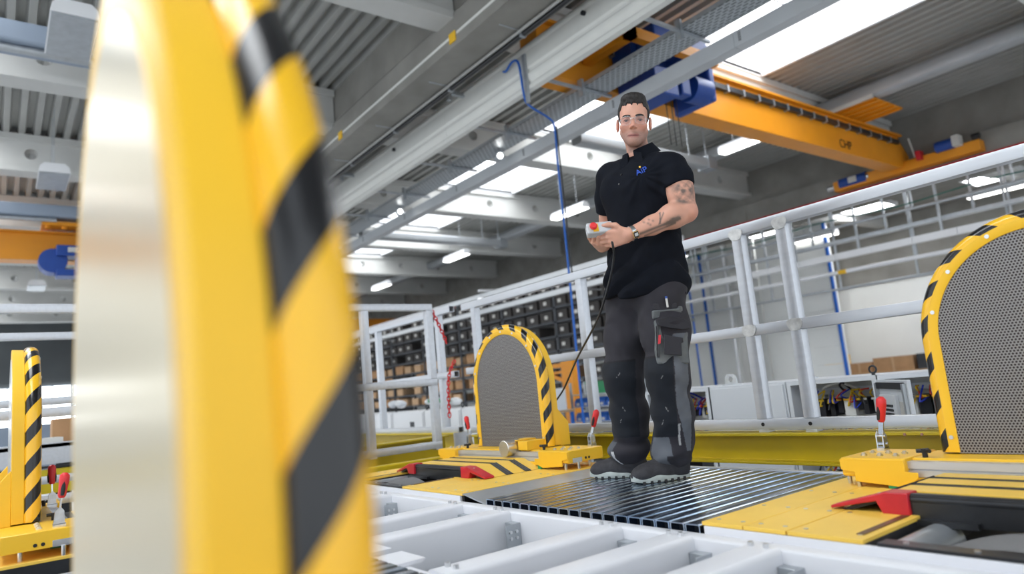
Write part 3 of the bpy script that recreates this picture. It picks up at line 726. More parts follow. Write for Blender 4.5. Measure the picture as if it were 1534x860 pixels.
mat('copper_dark', (0.16, 0.09, 0.04), 0.4, 0.5)
def unit(c, label, op, plates_near, plates_far, mir=False, roller=True):
    """belt drive unit in the floor: yellow cover plates, striped bridge, belt opening"""
    u = thing('belt_unit', ((MIRROR - 2.2) if mir else 2.2, c, -0.1), label, 'belt unit', 'belt drive units in the platform')
    def mx(): return MX(mir)
    X0, X1 = 1.80, 2.86
    mx().box(X0 + 0.005, X1, c - 0.78, c + 0.76, -0.26, -0.10).build('housing', 'black', u)
    o0, o1 = op
    for lst in (plates_near, plates_far):
        for (a, b) in lst:
            mx().box(X0, X1 - 0.02, a, b, 0.0, 0.012).build('cover_plate', 'yellow_plate', u, bevel=0.0015)
            mx().box(X0 + 0.012, X1 - 0.03, a + 0.002, b - 0.002, -0.10, -0.0005).build('plate_support', 'dark_steel', u)
            for xx in (X0 + 0.05, 2.1, 2.4):
                for yy in (a + 0.03, b - 0.03) if b - a > 0.1 else ((a + b) / 2,):
                    mx().cyl((xx, yy, 0.012), (xx, yy, 0.0135), 0.007, 10).build('screw', 'bolt', u)
    # white front fascia
    mx().box(X0 - 0.002, X0 + 0.012, c - 0.78, c + 0.76, -0.10, -0.001).build('front_fascia', 'white_frame', u, bevel=0.002)
    # black strip in front of the opening, roller and grey belt
    st = mx().box(X0 + 0.004, X0 + 0.055, o0 - 0.02, o1 - 0.03, 0.0, 0.008).build('edge_strip', 'dark_steel', u)
    for k in range(4): mx().cyl((X0 + 0.03, o0 + 0.06 + k * (o1 - o0 - 0.15) / 3, 0.008), (X0 + 0.03, o0 + 0.06 + k * (o1 - o0 - 0.15) / 3, 0.011), 0.007, 8).build('screw', 'bolt', st)
    if roller:
        for yy in (o1 - 0.05, o0 + 0.03):
            rr = mx().cyl((X0 + 0.045, yy, -0.050), (X0 + 0.36, yy, -0.050), 0.048, 24).build('roller', 'galvanised', u, smooth=40)
            mx().cyl((X0 + 0.035, yy, -0.05), (X0 + 0.046, yy, -0.05), 0.030, 20).build('bearing', 'bolt', rr, smooth=40)
    n = 24; cy = (o0 + o1) / 2 - 0.0; hw = (o1 - o0) / 2 - 0.05; vs = []
    for k in range(n + 1):
        y = cy + hw * (2 * k / n - 1); z = -0.085 + 0.095 * math.cos((2 * k / n - 1) * 1.35)
        vs += [(X0 + 0.06, y, z), (X0 + 0.25, y, z)]
    b = mx(); b.add(vs, [(2 * k, 2 * k + 2, 2 * k + 3, 2 * k + 1) for k in range(n)])
    b.build('belt', 'belt_grey', u, smooth=60)
    mx().box(X0 + 0.05, 2.12, o1 + 0.025, o1 + 0.045, 0.012, 0.0145).build('wear_strip', 'copper_dark', u); mx().box(X0 + 0.05, 2.12, o0 - 0.045, o0 - 0.025, 0.012, 0.0145).build('wear_strip', 'copper_dark', u)
    # striped bridge
    xa, xb = 2.14, 2.545; fl, ed = 0.335, 0.485
    def prof(dz, f=fl, e=ed): return [(c - e, 0.013), (c - f, dz), (c + f, dz), (c + e, 0.013), (c + e - 0.03, 0.013), (c + f - 0.01, dz - 0.012), (c - f + 0.01, dz - 0.012), (c - e + 0.03, 0.013)]
    mx().prism(prof(0.066), 'x', xa, xb).build('bridge_core', 'black_rubber', u)
    strips = [('yellow_plate', xa + 0.055, xa + 0.155, 0.0705), ('black_rubber', xa + 0.157, xa + 0.205, 0.069), ('yellow_plate', xa + 0.207, xa + 0.29, 0.0705), ('black_rubber', xa + 0.292, xa + 0.335, 0.069), ('yellow_plate', xa + 0.337, xb, 0.0705)]
    for m_, a, b_, z in strips:
        mx().prism([(c - ed - 0.003, 0.0135), (c - fl, z), (c + fl, z), (c + ed + 0.003, 0.0135), (c + ed - 0.02, 0.0135), (c + fl - 0.01, z - 0.008), (c - fl + 0.01, z - 0.008), (c - ed + 0.02, 0.0135)], 'x', a, b_).build('bridge_slat', m_, u, bevel=0.001)
        if m_ == 'black_rubber':
            for q in range(3):
                x_ = a + (b_ - a) * (q + 0.5) / 3
                for s_ in (-1, 1):
                    mx().cyl((x_, c + s_ * (ed + 0.002), 0.0145), (x_, c + s_ * fl, z + 0.001), 0.004, 6).build('rubber_rib', 'black', u)
    # front bumper and red corner guards
    mx().cyl((xa + 0.015, c - fl, 0.055), (xa + 0.015, c + fl, 0.055), 0.017, 12).box(xa, xa + 0.04, c - fl - 0.02, c + fl + 0.02, -0.01, 0.05).build('front_bumper', 'dark_steel', u, smooth=40)
    mx().box(xa - 0.02, xa, c - fl - 0.02, c - 0.1, -0.012, 0.004).build('scraper', 'dark_steel', u); mx().box(xa - 0.02, xa, c + 0.1, c + fl + 0.02, -0.012, 0.004).build('scraper', 'dark_steel', u)
    for s_ in (-1, 1):
        pl = [(c + s_ * (fl - 0.06), 0.012), (c + s_ * (fl - 0.06), 0.074), (c + s_ * (fl + 0.005), 0.074), (c + s_ * (ed + 0.03), 0.024), (c + s_ * (ed + 0.03), 0.015), (c + s_ * (fl + 0.035), 0.046), (c + s_ * (fl + 0.02), 0.012)]
        if s_ > 0: pl = pl[::-1]
        rg = mx().prism(pl, 'x', xa - 0.012, xa + 0.054).build('corner_guard', 'red', u, bevel=0.003)
        for t in (0.2, 0.8): mx().cyl((xa + 0.02, c + s_ * (fl + 0.005 + t * (ed - fl)), 0.074 - t * 0.056 ), (xa + 0.02, c + s_ * (fl + 0.005 + t * (ed - fl)), 0.078 - t * 0.056), 0.006, 8).build('screw', 'bolt', rg)
    mx().box(xb - 0.02, xb + 0.02, c - ed - 0.03, c - ed, 0.013, 0.05).box(xb - 0.02, xb + 0.02, c + ed, c + ed + 0.03, 0.013, 0.05).build('latch', 'green', u)
    return u

guard(0.705, 'arched yellow guard with perforated plate at the right edge, nearest the red handle', clampy=[(2.75, 0.705 + 0.62, (-0.01, -0.03))], near=(-0.76, -0.5), far=(0.45, 0.68))
gl = guard(3.685, 'arched yellow guard with perforated plate behind, left of the man', near=(-0.755, -0.50), far=(0.41, 0.635), clampy=[(2.77, 2.985, (0.015, -0.055)), (2.77, 4.28, (-0.0, 0.02))])
unit(0.705, 'yellow belt unit with striped bridge under the right guard', (0.33, 0.955), [(-0.07, 0.10), (0.104, 0.32)], [(0.96, 1.175), (1.18, 1.32), (1.323, 1.472)])
unit(3.685, 'yellow belt unit with striped bridge under the guard left of the man', (3.52, 4.13), [(2.885, 2.99), (2.993, 3.22), (3.223, 3.50)], [(4.14, 4.28), (4.285, 4.44)])
# round steel sensor block on the left guard's rail
MB().cyl((2.49, 3.475, 0.128), (2.60, 3.475, 0.128), 0.050, 28).build('steel_drum', 'brushed_aluminium', gl, smooth=40, bevel=0.004)
MB().prism([(2.56, 0.112), (2.78, 0.112), (2.74, 0.165), (2.56, 0.165)], 'y', 3.33, 3.42).box(2.56, 2.72, 3.42, 3.53, 0.165, 0.172).build('drum_bracket', 'yellow', gl, bevel=0.003)
# mirrored near row
guard(0.785, 'large blurred yellow guard edge with black stripes filling the left foreground', mir=True, dx=0.134, cz=0.42, ez=1.40, R=0.392, X=2.70, clampy=(), back='warm_aluminium', us=0.873, uo=-0.049, gussets=False)
unit(0.705, 'yellow belt unit under the blurred foreground guard', (0.33, 0.955), [(-0.07, 0.10), (0.104, 0.32)], [(0.96, 1.175), (1.18, 1.32), (1.323, 1.472)], mir=True)
guard(4.03, 'yellow guard seen edge on at the far left, with two red clamp handles beside it', mir=True, dx=0.108, cz=0.50, clampy=[(2.655, 3.34, (-0.02, 0.0)), (2.625, 4.3, (0.0, 0.02))], px=2.58, near=(-0.75, -0.42), far=(0.42, 0.75))
unit(4.03, 'yellow belt unit under the guard at the far left', (3.7, 4.3), [(3.26, 3.45), (3.453, 3.68)], [(4.32, 4.5), (4.503, 4.78)], mir=True)

# ------------------------------------------------------------------ tube decks
def tube_reflection_tint():  # random tint per tube paints coloured reflections into the steel colour
    nt = M['tube_steel'].node_tree; b = nt.nodes['Principled BSDF']; src = b.inputs['Base Color'].links[0].from_socket
    oi = nt.nodes.new('ShaderNodeObjectInfo'); rp = nt.nodes.new('ShaderNodeValToRGB'); e = rp.color_ramp.elements
    e[0].color = (0.75, 0.92, 1.12, 1); e[1].color = (1.08, 0.95, 1.10, 1); x = e.new(0.5); x.color = (1.0, 1.0, 1.0, 1); x = e.new(0.8); x.color = (1.12, 1.05, 0.9, 1)
    mx = nt.nodes.new('ShaderNodeMix'); mx.data_type = 'RGBA'; mx.blend_type = 'MULTIPLY'; mx.inputs[0].default_value = 1
    nt.links.new(oi.outputs['Random'], rp.inputs[0]); nt.links.new(src, mx.inputs[6]); nt.links.new(rp.outputs[0], mx.inputs[7]); nt.links.new(mx.outputs[2], b.inputs['Base Color'])
tube_reflection_tint()
def tube_deck(label, mir):
    d = thing('tube_deck', ((MIRROR - 2.33) if mir else 2.33, 2.1, -0.06), label, 'platform deck', 'galvanised tube decks')
    n = 19; pitch = 0.0634; y0 = 1.482; proto = None
    for k in range(n):
        a = y0 + k * pitch
        if proto is None:
            mb = MX(mir); mb.prism(rrect(a, a + 0.0595, -0.058, 0.0, 0.007, 3), 'x', 1.80, 2.865, [rrect(a + 0.004, a + 0.0555, -0.054, -0.004, 0.004, 2)])
            proto = mb.build('steel_tube', 'tube_steel', d, smooth=40)
            shade_sheet = MX(mir).box(1.84, 1.845, a + 0.003, a + 0.0565, -0.056, -0.002).build('tube_shade', 'dark_tube_inside', proto)  # near-black sheet stands for the shade inside the open tube
        else:
            c = proto.copy(); COL.objects.link(c); c.parent = d; c.location = (0, k * pitch, 0)
            q = shade_sheet.copy(); COL.objects.link(q); q.parent = c
    ye = y0 + n * pitch
    MX(mir).prism([(ye, -0.03), (2.868, 0.004), (2.882, 0.004), (2.882, 0.010), (2.866, 0.010), (ye, -0.022)], 'x', 1.80, 2.86).build('edge_trough', 'galvanised', d)
    MX(mir).box(2.866, 2.90, 1.47, 2.88, -0.05, 0.004).build('end_strip', 'aluminium', d, bevel=0.002)
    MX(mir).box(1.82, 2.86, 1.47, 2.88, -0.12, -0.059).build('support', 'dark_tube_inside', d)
    return d
tube_deck('shiny galvanised tube deck the man stands on', False)
tube_deck('galvanised tube deck at the lower left corner beside the blurred guard', True)

# ------------------------------------------------------------------ white frame between the rows
fr = thing('machine_platform', (1.4, 2.2, FL), 'white painted steel platform with cross beams between the two machine rows', 'platform')
def rbeam_prof(a, b, z0, z1, r=0.018): return rrect(a, b, z0, z1, r, 4)
for y in (0.55, 1.215, 1.515, 1.82, 2.47, 2.84, 3.56, 3.9, 4.5):
    MB().prism(rbeam_prof(y - 0.058, y + 0.058, -0.175, -0.018), 'x', 1.03, 1.735).build('cross_beam', 'white_frame', fr, smooth=30)
    for xx in (1.715, 1.08):
        for q in (-0.024, 0.024):
            MB().cyl((xx, y + q, -0.018), (xx, y + q, -0.006), 0.009, 6).build('bolt', 'bolt', fr)
    bk = MB().box(1.66, 1.735, y - 0.12, y - 0.1145, -0.16, -0.06).box(1.70, 1.735, y - 0.1145, y - 0.06, -0.16, -0.06).build('angle_bracket', 'galvanised', fr, bevel=0.002)
    for q in (0.02, 0.045):
        MB().cyl((1.68, y - 0.128, -0.07 - q), (1.68, y - 0.12, -0.07 - q), 0.007, 6).cyl((1.71, y - 0.128, -0.07 - q), (1.71, y - 0.12, -0.07 - q), 0.007, 6).build('bolt', 'bolt', bk)
for x0, x1 in ((1.735, 1.80), (0.965, 1.03)):
    edges = [-0.1, 0.55, 1.215, 1.515, 1.82, 2.47, 2.84, 3.56, 3.9, 4.5, 5.0]
    for a, b in zip(edges[:-1], edges[1:]):
        MB().prism(rrect(x0, x1, -0.175, -0.022, 0.012, 3), 'y', a + 0.003, b - 0.003).build('side_channel', 'white_frame', fr, smooth=30)
MB().box(1.03, 1.735, -0.1, 5.0, -0.31, -0.30).build('drip_tray', 'duct_grey', fr)
MB().box(0.975, 1.02, -0.1, 5.0, -0.31, -0.176).build('lower_web', 'duct_grey', fr); MB().box(1.745, 1.79, -0.1, 5.0, -0.31, -0.176).build('lower_web', 'duct_grey', fr)
for y in (2.17, 3.2):
    MB().box(1.3, 1.36, y - 0.1, y + 0.2, -0.3, -0.25).build('tray_rib', 'dark_steel', fr)
# clip plates on the near channel
for y in (1.97, 2.2): MB().prism([(0.962, -0.021), (1.07, -0.021), (1.08, -0.008), (0.962, -0.008)], 'y', y, y + 0.16).build('clip_plate', 'white_frame', fr, bevel=0.003)
# platform underframe
for x in (0.3, 2.6):
    for y in (0.2, 2.2, 4.4): MB().box(x - 0.06, x + 0.06, y - 0.06, y + 0.06, FL, -0.265).box(x - 0.12, x + 0.12, y - 0.12, y + 0.12, FL, FL + 0.02).build('leg', 'dark_steel', fr)
for x in (0.06, 2.78): MB().box(x - 0.05, x + 0.05, -0.2, 4.9, -0.42, -0.265).build('base_beam', 'dark_steel', fr)
for y in (-0.1, 1.0, 1.475, 2.88, 3.6, 4.82): MB().box(0.0, 2.86, y - 0.03, y + 0.03, -0.42, -0.32).build('base_cross', 'dark_steel', fr)

# ------------------------------------------------------------------ yellow I-beams
def ibeam(mb, axis, a0, a1, u0, u1, z0, z1, t=0.014):
    m_ = (u0 + u1) / 2
    pr = [(u0, z0), (u1, z0), (u1, z0 + t), (m_ + t / 2, z0 + t), (m_ + t / 2, z1 - t), (u1, z1 - t), (u1, z1), (u0, z1), (u0, z1 - t), (m_ - t / 2, z1 - t), (m_ - t / 2, z0 + t), (u0, z0 + t)]
    return mb.prism(pr, axis, a0, a1)
def ithing(label, axis, a0, a1, u0, u1, z0, z1, loc, plate=None):
    t = thing('steel_beam', loc, label, 'beam', 'yellow steel beams')
    ibeam(MB(), axis, a0, a1, u0, u1, z0, z1).build('i_section', 'beam_yellow', t, bevel=0.003)
    for f in np.linspace(a0 + 0.3, a1 - 0.3, 4):
        if axis == 'y': MB().box(u0 + 0.004, u1 - 0.004, f - 0.005, f + 0.005, z0 + 0.014, z1 - 0.014).build('stiffener', 'beam_yellow', t)
        else: MB().box(f - 0.005, f + 0.005, u0 + 0.004, u1 - 0.004, z0 + 0.014, z1 - 0.014).build('stiffener', 'beam_yellow', t)
    return t
t1 = thing('steel_beam', (3.25, 2.4, -0.02), 'long yellow steel beam along the platform behind the man', 'beam', 'yellow steel beams')
ibeam(MB(), 'y', -0.5, 4.93, 3.16, 3.32, -0.018, 0.138).build('i_section', 'beam_yellow', t1, bevel=0.003)
for q in (0.95, 1.35, 1.42): MB().cyl((3.155, q, 0.13), (3.161, q, 0.13), 0.006, 8).build('rust_spot', 'copper_tool', t1)
t2 = thing('steel_beam', (3.25, 6.8, -0.02), 'yellow steel beam beyond the chained gap, far left of the man', 'beam', 'yellow steel beams')
ibeam(MB(), 'y', 5.12, 9.0, 3.16, 3.32, -0.018, 0.158).build('i_section', 'beam_yellow', t2, bevel=0.003)
MB().box(3.155, 3.33, 5.10, 5.12, -0.02, 0.16).build('end_plate', 'aluminium', t2)
t3 = thing('steel_beam', (1.6, 4.72, -0.05), 'yellow steel beam across the platform end below the left railing', 'beam', 'yellow steel beams')
MB().prism(rrect(4.60, 4.68, -0.05, 0.03, 0.012), 'x', 0.9, 2.72).build('box_section', 'beam_yellow', t3, smooth=30)
t4 = thing('steel_beam', (1.6, 5.3, -0.1), 'lower yellow steel beam seen beneath the left railing', 'beam', 'yellow steel beams')
ibeam(MB(), 'x', 0.5, 3.1, 5.10, 5.26, -0.04, 0.15).build('i_section', 'beam_yellow', t4, bevel=0.003)
for x in (0.6, 1.7, 2.9): MB().box(x - 0.05, x + 0.05, 5.13, 5.23, FL, -0.042).build('leg', 'dark_steel', t4)
for y in (0.2, 2.6, 4.7): MB().box(3.19, 3.29, y - 0.05, y + 0.05, FL, -0.019).build('leg', 'dark_steel', t1)
for y in (5.6, 8.5): MB().box(3.19, 3.29, y - 0.05, y + 0.05, FL, -0.019).build('leg', 'dark_steel', t2)

# ------------------------------------------------------------------ aluminium railings
def railing(label, axis, a0, a1, u, posts, zb=0.14, zt=1.25, s=0.055, welds=(), mid=0.70, open0=False):
    t = thing('aluminium_railing', ((u, (a0 + a1) / 2, zb) if axis == 'y' else ((a0 + a1) / 2, u, zb)), label, 'railing', 'aluminium railings')
    h = s / 2
    def prof(z): return rrect(u - h, u + h, z - s, z, 0.003, 2), [rrect(u - h + 0.004, u + h - 0.004, z - s + 0.004, z - 0.004, 0.003, 1)]
    for z in (zt, mid, zb + 0.065):
        po, hol = prof(z); MB().prism(po, axis, a0, a1, hol).build('rail', 'aluminium', t, smooth=30)
    for p in posts:
        b = MB()
        for z0, z1 in ((zb - 0.002 if zb > 0.1 else zb, zb + 0.065 - s), (zb + 0.066, mid - s - 0.001), (mid + 0.001, zt - s - 0.001)):
            if z1 - z0 < 0.005: continue
            if axis == 'y': b.prism(rrect(u - 0.03, u + 0.03, p - 0.03, p + 0.03, 0.004, 2), 'z', z0, z1)
            else: b.prism(rrect(p - 0.03, p + 0.03, u - 0.03, u + 0.03, 0.004, 2), 'z', z0, z1)
        b.build('post', 'aluminium', t, smooth=30)
        if p in welds:
            for z in (mid - s / 2, zt - 0.05):
                mb = MB(); q = u - 0.0305
                mb.prism([(p + 0.042 * math.cos(a) * (1 + 0.1 * math.sin(3 * a)), z + 0.036 * math.sin(a) * (1 + 0.12 * math.cos(2 * a))) for a in np.linspace(0, 2 * PI, 20, endpoint=False)], 'x', q - 0.003, q)
                mb.build('weld_patch', 'weld_aluminium', t)
            MB().cyl((u - h - 0.002, p, zb + 0.038), (u - h + 0.001, p, zb + 0.038), 0.010, 10).build('bolt_hole', 'black', t)
    return t
railing('aluminium railing behind the man, with welded posts', 'y', -0.6, 4.945, 3.25, (0.3, 1.885, 2.15, 3.44, 4.77), welds=(1.885, 2.15))
railing('aluminium railing section beyond the red chains', 'y', 5.14, 9.2, 3.25, (5.38, 6.63, 8.0), zt=1.27, mid=0.69)
railing('aluminium railing across the left end of the platform', 'x', -1.0, 2.91, 4.93, (2.88, 2.30, 0.75, -0.6), zb=0.06, mid=0.63)
railing('second railing farther back at the left edge', 'x', -2.0, 2.4, 6.35, (-0.5, 1.2, 2.2), zb=0.10, mid=0.75)

# red and white plastic chains across the railing gap
def chain(label, pts, group='plastic chains'):
    t = thing('plastic_chain', pts[0], label, 'chain', group)
    P = smooth_path(pts, 10); L = [0]
    for a, b in zip(P[:-1], P[1:]): L.append(L[-1] + (b - a).length)
    n = int(L[-1] / 0.034); k = 0
    for i in range(n):
        s_ = (i + 0.5) * L[-1] / n
        while L[k + 1] < s_: k += 1
        p = P[k].lerp(P[k + 1], (s_ - L[k]) / max(1e-6, L[k + 1] - L[k])); d = (P[k + 1] - P[k]).normalized()
        a = d.orthogonal().normalized(); b = d.cross(a); w = a if i % 2 else b
        loop = [p + d * 0.025 * math.cos(q) + w * 0.013 * math.sin(q) for q in np.linspace(0, 2 * PI, 14, endpoint=False)]
        MB().path(loop, 0.0045, 6, closed=True).build('chain_link', 'red_bright' if (i // 5) % 2 == 0 or i < 12 else 'white_paint', t, smooth=60)
    return t
chain('red plastic chain hanging from the top of the left railing corner post', [(2.92, 4.93, 1.2), (3.0, 4.98, 1.1), (3.08, 5.03, 0.99), (3.12, 5.06, 0.93)])
chain('red and white plastic chain hanging below the upper one at the railing gap', [(3.25, 5.16, 0.78), (3.18, 5.14, 0.68), (3.14, 5.12, 0.55), (3.13, 5.12, 0.30)])
# copper coloured clamp lying on the yellow beam
t = thing('hand_clamp', (2.0, 4.64, 0.03), 'small copper coloured hand clamp lying on the yellow beam, left', 'tool')
MB().prism([(1.93, 0.03), (1.99, 0.03), (2.05, 0.075), (2.04, 0.09)], 'y', 4.62, 4.64).build('jaw', 'copper_tool', t)
MB().prism([(1.93, 0.03), (1.95, 0.03), (2.07, 0.065), (2.06, 0.08)], 'y', 4.645, 4.665).build('jaw', 'copper_tool', t)
MB().cyl((2.03, 4.61, 0.07), (2.03, 4.67, 0.07), 0.012, 10).build('pivot', 'copper_tool', t)
# ================================================================== things standing on the hall floor
def eye_bolt(parent, x, y, z, s=1.0):
    MB().path([(x, y + 0.028 * s * math.cos(a), z + 0.045 * s + 0.028 * s * math.sin(a)) for a in np.linspace(0, 2 * PI, 16, endpoint=False)], 0.008 * s, 8, closed=True).cyl((x, y, z), (x, y, z + 0.02 * s), 0.014 * s, 10).build('eye_bolt', 'dark_steel', parent, smooth=60)
def lifting_lug(parent, x, y, z):
    MB().prism([(y - 0.06, z), (y + 0.06, z), (y + 0.05, z + 0.07), (y + 0.03, z + 0.09), (y - 0.03, z + 0.09), (y - 0.05, z + 0.07)], 'x', x, x + 0.008, [circ(y, z + 0.05, 0.022, 12)]).box(x - 0.02, x + 0.04, y - 0.07, y + 0.07, z, z + 0.008).build('lifting_lug', 'zinc', parent)
CX = 4.65; CZ = 0.35
def cab_shell(y0, y1, parent, m='cabinet_grey', open_front=False, zt=CZ, xf=CX, depth=0.55):
    t = 0.02
    if open_front:
        MB().box(xf, xf + depth, y0, y0 + t, FL, zt).build('side_wall', m, parent); MB().box(xf, xf + depth, y1 - t, y1, FL, zt).build('side_wall', m, parent)
        MB().box(xf, xf + depth, y0 + t, y1 - t, zt - t, zt).build('top', m, parent); MB().box(xf + 0.30, xf + 0.32, y0 + t, y1 - t, FL, zt - t).build('mounting_plate', 'cream_profile', parent)
        MB().box(xf, xf + depth, y0 + t, y1 - t, FL, FL + 0.1).build('plinth', 'dark_steel', parent)
        MB().box(xf - 0.004, xf + 0.015, y0, y0 + 0.03, FL, zt).box(xf - 0.004, xf + 0.015, y1 - 0.03, y1, FL, zt).box(xf - 0.004, xf + 0.015, y0 + 0.03, y1 - 0.03, zt - 0.03, zt).build('front_frame', 'cabinet_grey', parent)
    else:
        MB().box(xf, xf + depth, y0, y1, FL + 0.1, zt).build('body', m, parent, bevel=0.004)
        MB().box(xf + 0.02, xf + depth, y0 + 0.01, y1 - 0.01, FL, FL + 0.1).build('plinth', 'dark_steel', parent)
mat('wire_yellow', (0.75, 0.5, 0.02), 0.5); mat('wire_blue', (0.02, 0.05, 0.5), 0.5); mat('wire_dark', (0.015, 0.015, 0.02), 0.5); mat('wire_red', (0.6, 0.05, 0.03), 0.5)
def wiring(parent, y0, y1, z0, z1, x):
    """relays, terminal strips and looping wires on the mounting plate"""
    rnd = random.Random(int(y0 * 1000))
    z = z1 - 0.10
    row = 0
    while z > z0 + 0.16:
        MB().box(x - 0.05, x, y0 + 0.03, y1 - 0.03, z, z + 0.045).build('wire_duct', 'cabinet_grey', parent)
        y = y0 + 0.05
        while y < y1 - 0.09:
            w = rnd.choice((0.035, 0.05, 0.075)); h = rnd.uniform(0.08, 0.14)
            dv = MB().box(x - rnd.uniform(0.09, 0.15), x, y, y + w, z - 0.03 - h, z - 0.03).build('relay', rnd.choice(('wire_dark', 'dark_steel', 'wire_dark', 'cream_profile')), parent)
            MB().box(x - 0.152, x - 0.02, y + 0.005, y + w - 0.005, z - 0.045, z - 0.032).build('terminal', rnd.choice(('yellow', 'cream_profile', 'wire_yellow')), dv)
            for q in range(3):
                a = y + rnd.uniform(0, w)
                MB().path(smooth_path([(x - 0.10, a, z - 0.04), (x - 0.16 - rnd.uniform(0, 0.04), a + rnd.uniform(-0.03, 0.03), z + rnd.uniform(-0.12, 0.02)), (x - 0.12, a + rnd.uniform(-0.05, 0.05), z + 0.03)], 4), 0.006, 5).build('wire', rnd.choice(('wire_yellow', 'wire_yellow', 'wire_blue', 'wire_dark', 'wire_red')), dv)
            y += w + rnd.uniform(0.006, 0.03)
        for q in range(2):
            a = rnd.uniform(y0 + 0.05, (y0 + y1) / 2); b = rnd.uniform((y0 + y1) / 2, y1 - 0.05)
            MB().path(smooth_path([(x - 0.08, a, z + 0.02), (x - 0.17, a * 0.7 + b * 0.3, z + 0.08), (x - 0.17, a * 0.3 + b * 0.7, z + 0.06), (x - 0.08, b, z + 0.02)], 6), 0.008, 6).build('cable_loop', rnd.choice(('wire_blue', 'cream_profile', 'wire_dark')), parent)
        z -= 0.27; row += 1
c1 = thing('control_cabinet', (CX + 0.27, 3.2, FL), 'closed pale grey control cabinet with lifting lugs, right of the man', 'cabinet')
cab_shell(2.87, 3.55, c1); MB().box(CX - 0.016, CX, 2.885, 3.535, FL + 0.12, CZ - 0.015).build('door', 'cabinet_grey', c1, bevel=0.006)
lifting_lug(c1, CX + 0.12, 3.42, CZ); lifting_lug(c1, CX + 0.45, 2.95, CZ)
c2_ = thing('control_cabinet', (CX + 0.27, 2.5, FL), 'open control cabinet full of relays and yellow wiring behind the red handle', 'cabinet')
cab_shell(2.21, 2.86, c2_, open_front=True); wiring(c2_, 2.24, 2.83, -0.75, CZ - 0.02, CX + 0.30)
MB().box(CX + 0.25, CX + 0.50, 2.72, 2.735, -0.6, CZ - 0.06).build('divider', 'cream_profile', c2_)
eye_bolt(c2_, CX + 0.1, 2.27, CZ, 0.85)
# its open door
dr = MB().obox((4.47, 2.03, -0.64), ((-0.48, -0.45, 0), (0.45, -0.48, 0), (0, 0, 1)), (0.26, 0.012, 0.96)).build('door', 'cabinet_grey', c2_, bevel=0.004)
dx_ = Vector((-0.48, -0.45, 0)).normalized(); nx_ = Vector((-0.45, 0.48, 0)).normalized()
if nx_.dot(Vector((-1, -0.4, 0))) < 0: nx_ = -nx_
dc = Vector((4.47, 2.03, 0))
MB().obox(dc + nx_ * 0.02 + Vector((0, 0, 0.285)), (dx_, nx_, (0, 0, 1)), (0.22, 0.01, 0.02)).build('wire_duct', 'dark_steel', dr)
for q in (-0.23, 0.23): MB().obox(dc + nx_ * 0.02 + dx_ * q + Vector((0, 0, -0.64)), (dx_, nx_, (0, 0, 1)), (0.015, 0.012, 0.94)).build('stiffener', 'galvanised', dr)
gr = MB().obox(dc + nx_ * 0.025 - dx_ * 0.03 + Vector((0, 0, 0.08)), (dx_, nx_, (0, 0, 1)), (0.13, 0.012, 0.15)).build('fan_housing', 'cabinet_grey', dr, bevel=0.004)
for k in range(9):
    MB().obox(dc + nx_ * 0.039 - dx_ * 0.04 + Vector((0, 0, -0.045 + k * 0.026)), (dx_, nx_, (0, 0, 1)), (0.095, 0.003, 0.007)).build('fan_slat', 'dark_steel', gr)
nt_ = MB().obox(dc + nx_ * 0.016 + dx_ * 0.16 + Vector((0, 0, 0.11)), (dx_, nx_, (0, 0, 1)), (0.05, 0.002, 0.08)).build('notice', 'paper', dr)
MB().obox(dc + nx_ * 0.0185 + dx_ * 0.16 + Vector((0, 0, 0.08)), (dx_, nx_, (0, 0, 1)), (0.045, 0.001, 0.006)).build('notice_line', 'red', nt_)
c3_ = thing('control_cabinet', (CX + 0.27, 1.8, FL), 'second open cabinet half hidden behind the right guard', 'cabinet')
cab_shell(1.4, 2.20, c3_, open_front=True); wiring(c3_, 1.43, 2.17, -0.5, CZ - 0.02, CX + 0.30)
c4_ = thing('control_cabinet', (CX + 0.27, 3.9, FL), 'open dark cabinet just right of the man\'s legs', 'cabinet')
cab_shell(3.56, 4.25, c4_, open_front=True); wiring(c4_, 3.6, 4.2, -0.6, CZ - 0.02, CX + 0.30); eye_bolt(c4_, CX + 0.1, 3.9, CZ, 0.85)
y = 4.26
for k in range(6):
    if k in (0,): y += 0.9; continue
    t = thing('control_cabinet', (CX + 0.27, y + 0.4, FL), ['', 'white cabinet behind the left guard', 'white cabinet left of the guard with a label plate', 'white cabinet second from the left guard', 'white cabinet third from the left guard', 'white cabinet at the far end of the row'][k], 'cabinet', 'row of white cabinets left of the guard')
    cab_shell(y + 1.25, y + 2.15, t, 'white_paint', zt=0.31); MB().box(CX - 0.015, CX, y + 1.27, y + 2.13, FL + 0.12, 0.29).build('door', 'white_paint', t, bevel=0.005)
    MB().box(CX - 0.018, CX - 0.015, y + 1.5, y + 1.62, 0.1, 0.17).build('label_plate', 'dark_steel', t)
    eye_bolt(t, CX + 0.2, y + 1.5, 0.31)
    y += 0.93
# clutter on the white cabinets
for i, (yy, lb) in enumerate(((9.4, 'crumpled pale foil bundle on the far white cabinets'), (8.2, 'small teal and white packet on the white cabinets'))):
    t = thing('foil_bundle', (CX + 0.25, yy, 0.31), lb, 'packaging')
    b = MB(); rnd = random.Random(i)
    for k in range(6): b = MB().sphere((CX + 0.25 + rnd.uniform(-.12, .12), yy + rnd.uniform(-.25, .25), 0.36 + rnd.uniform(0, .08)), rnd.uniform(.05, .11), 8, 6, (1, 1.3, .6)).build('fold', ('white_paint', 'cabinet_grey', 'green')[k % 3 if i else k % 2], t, smooth=60)

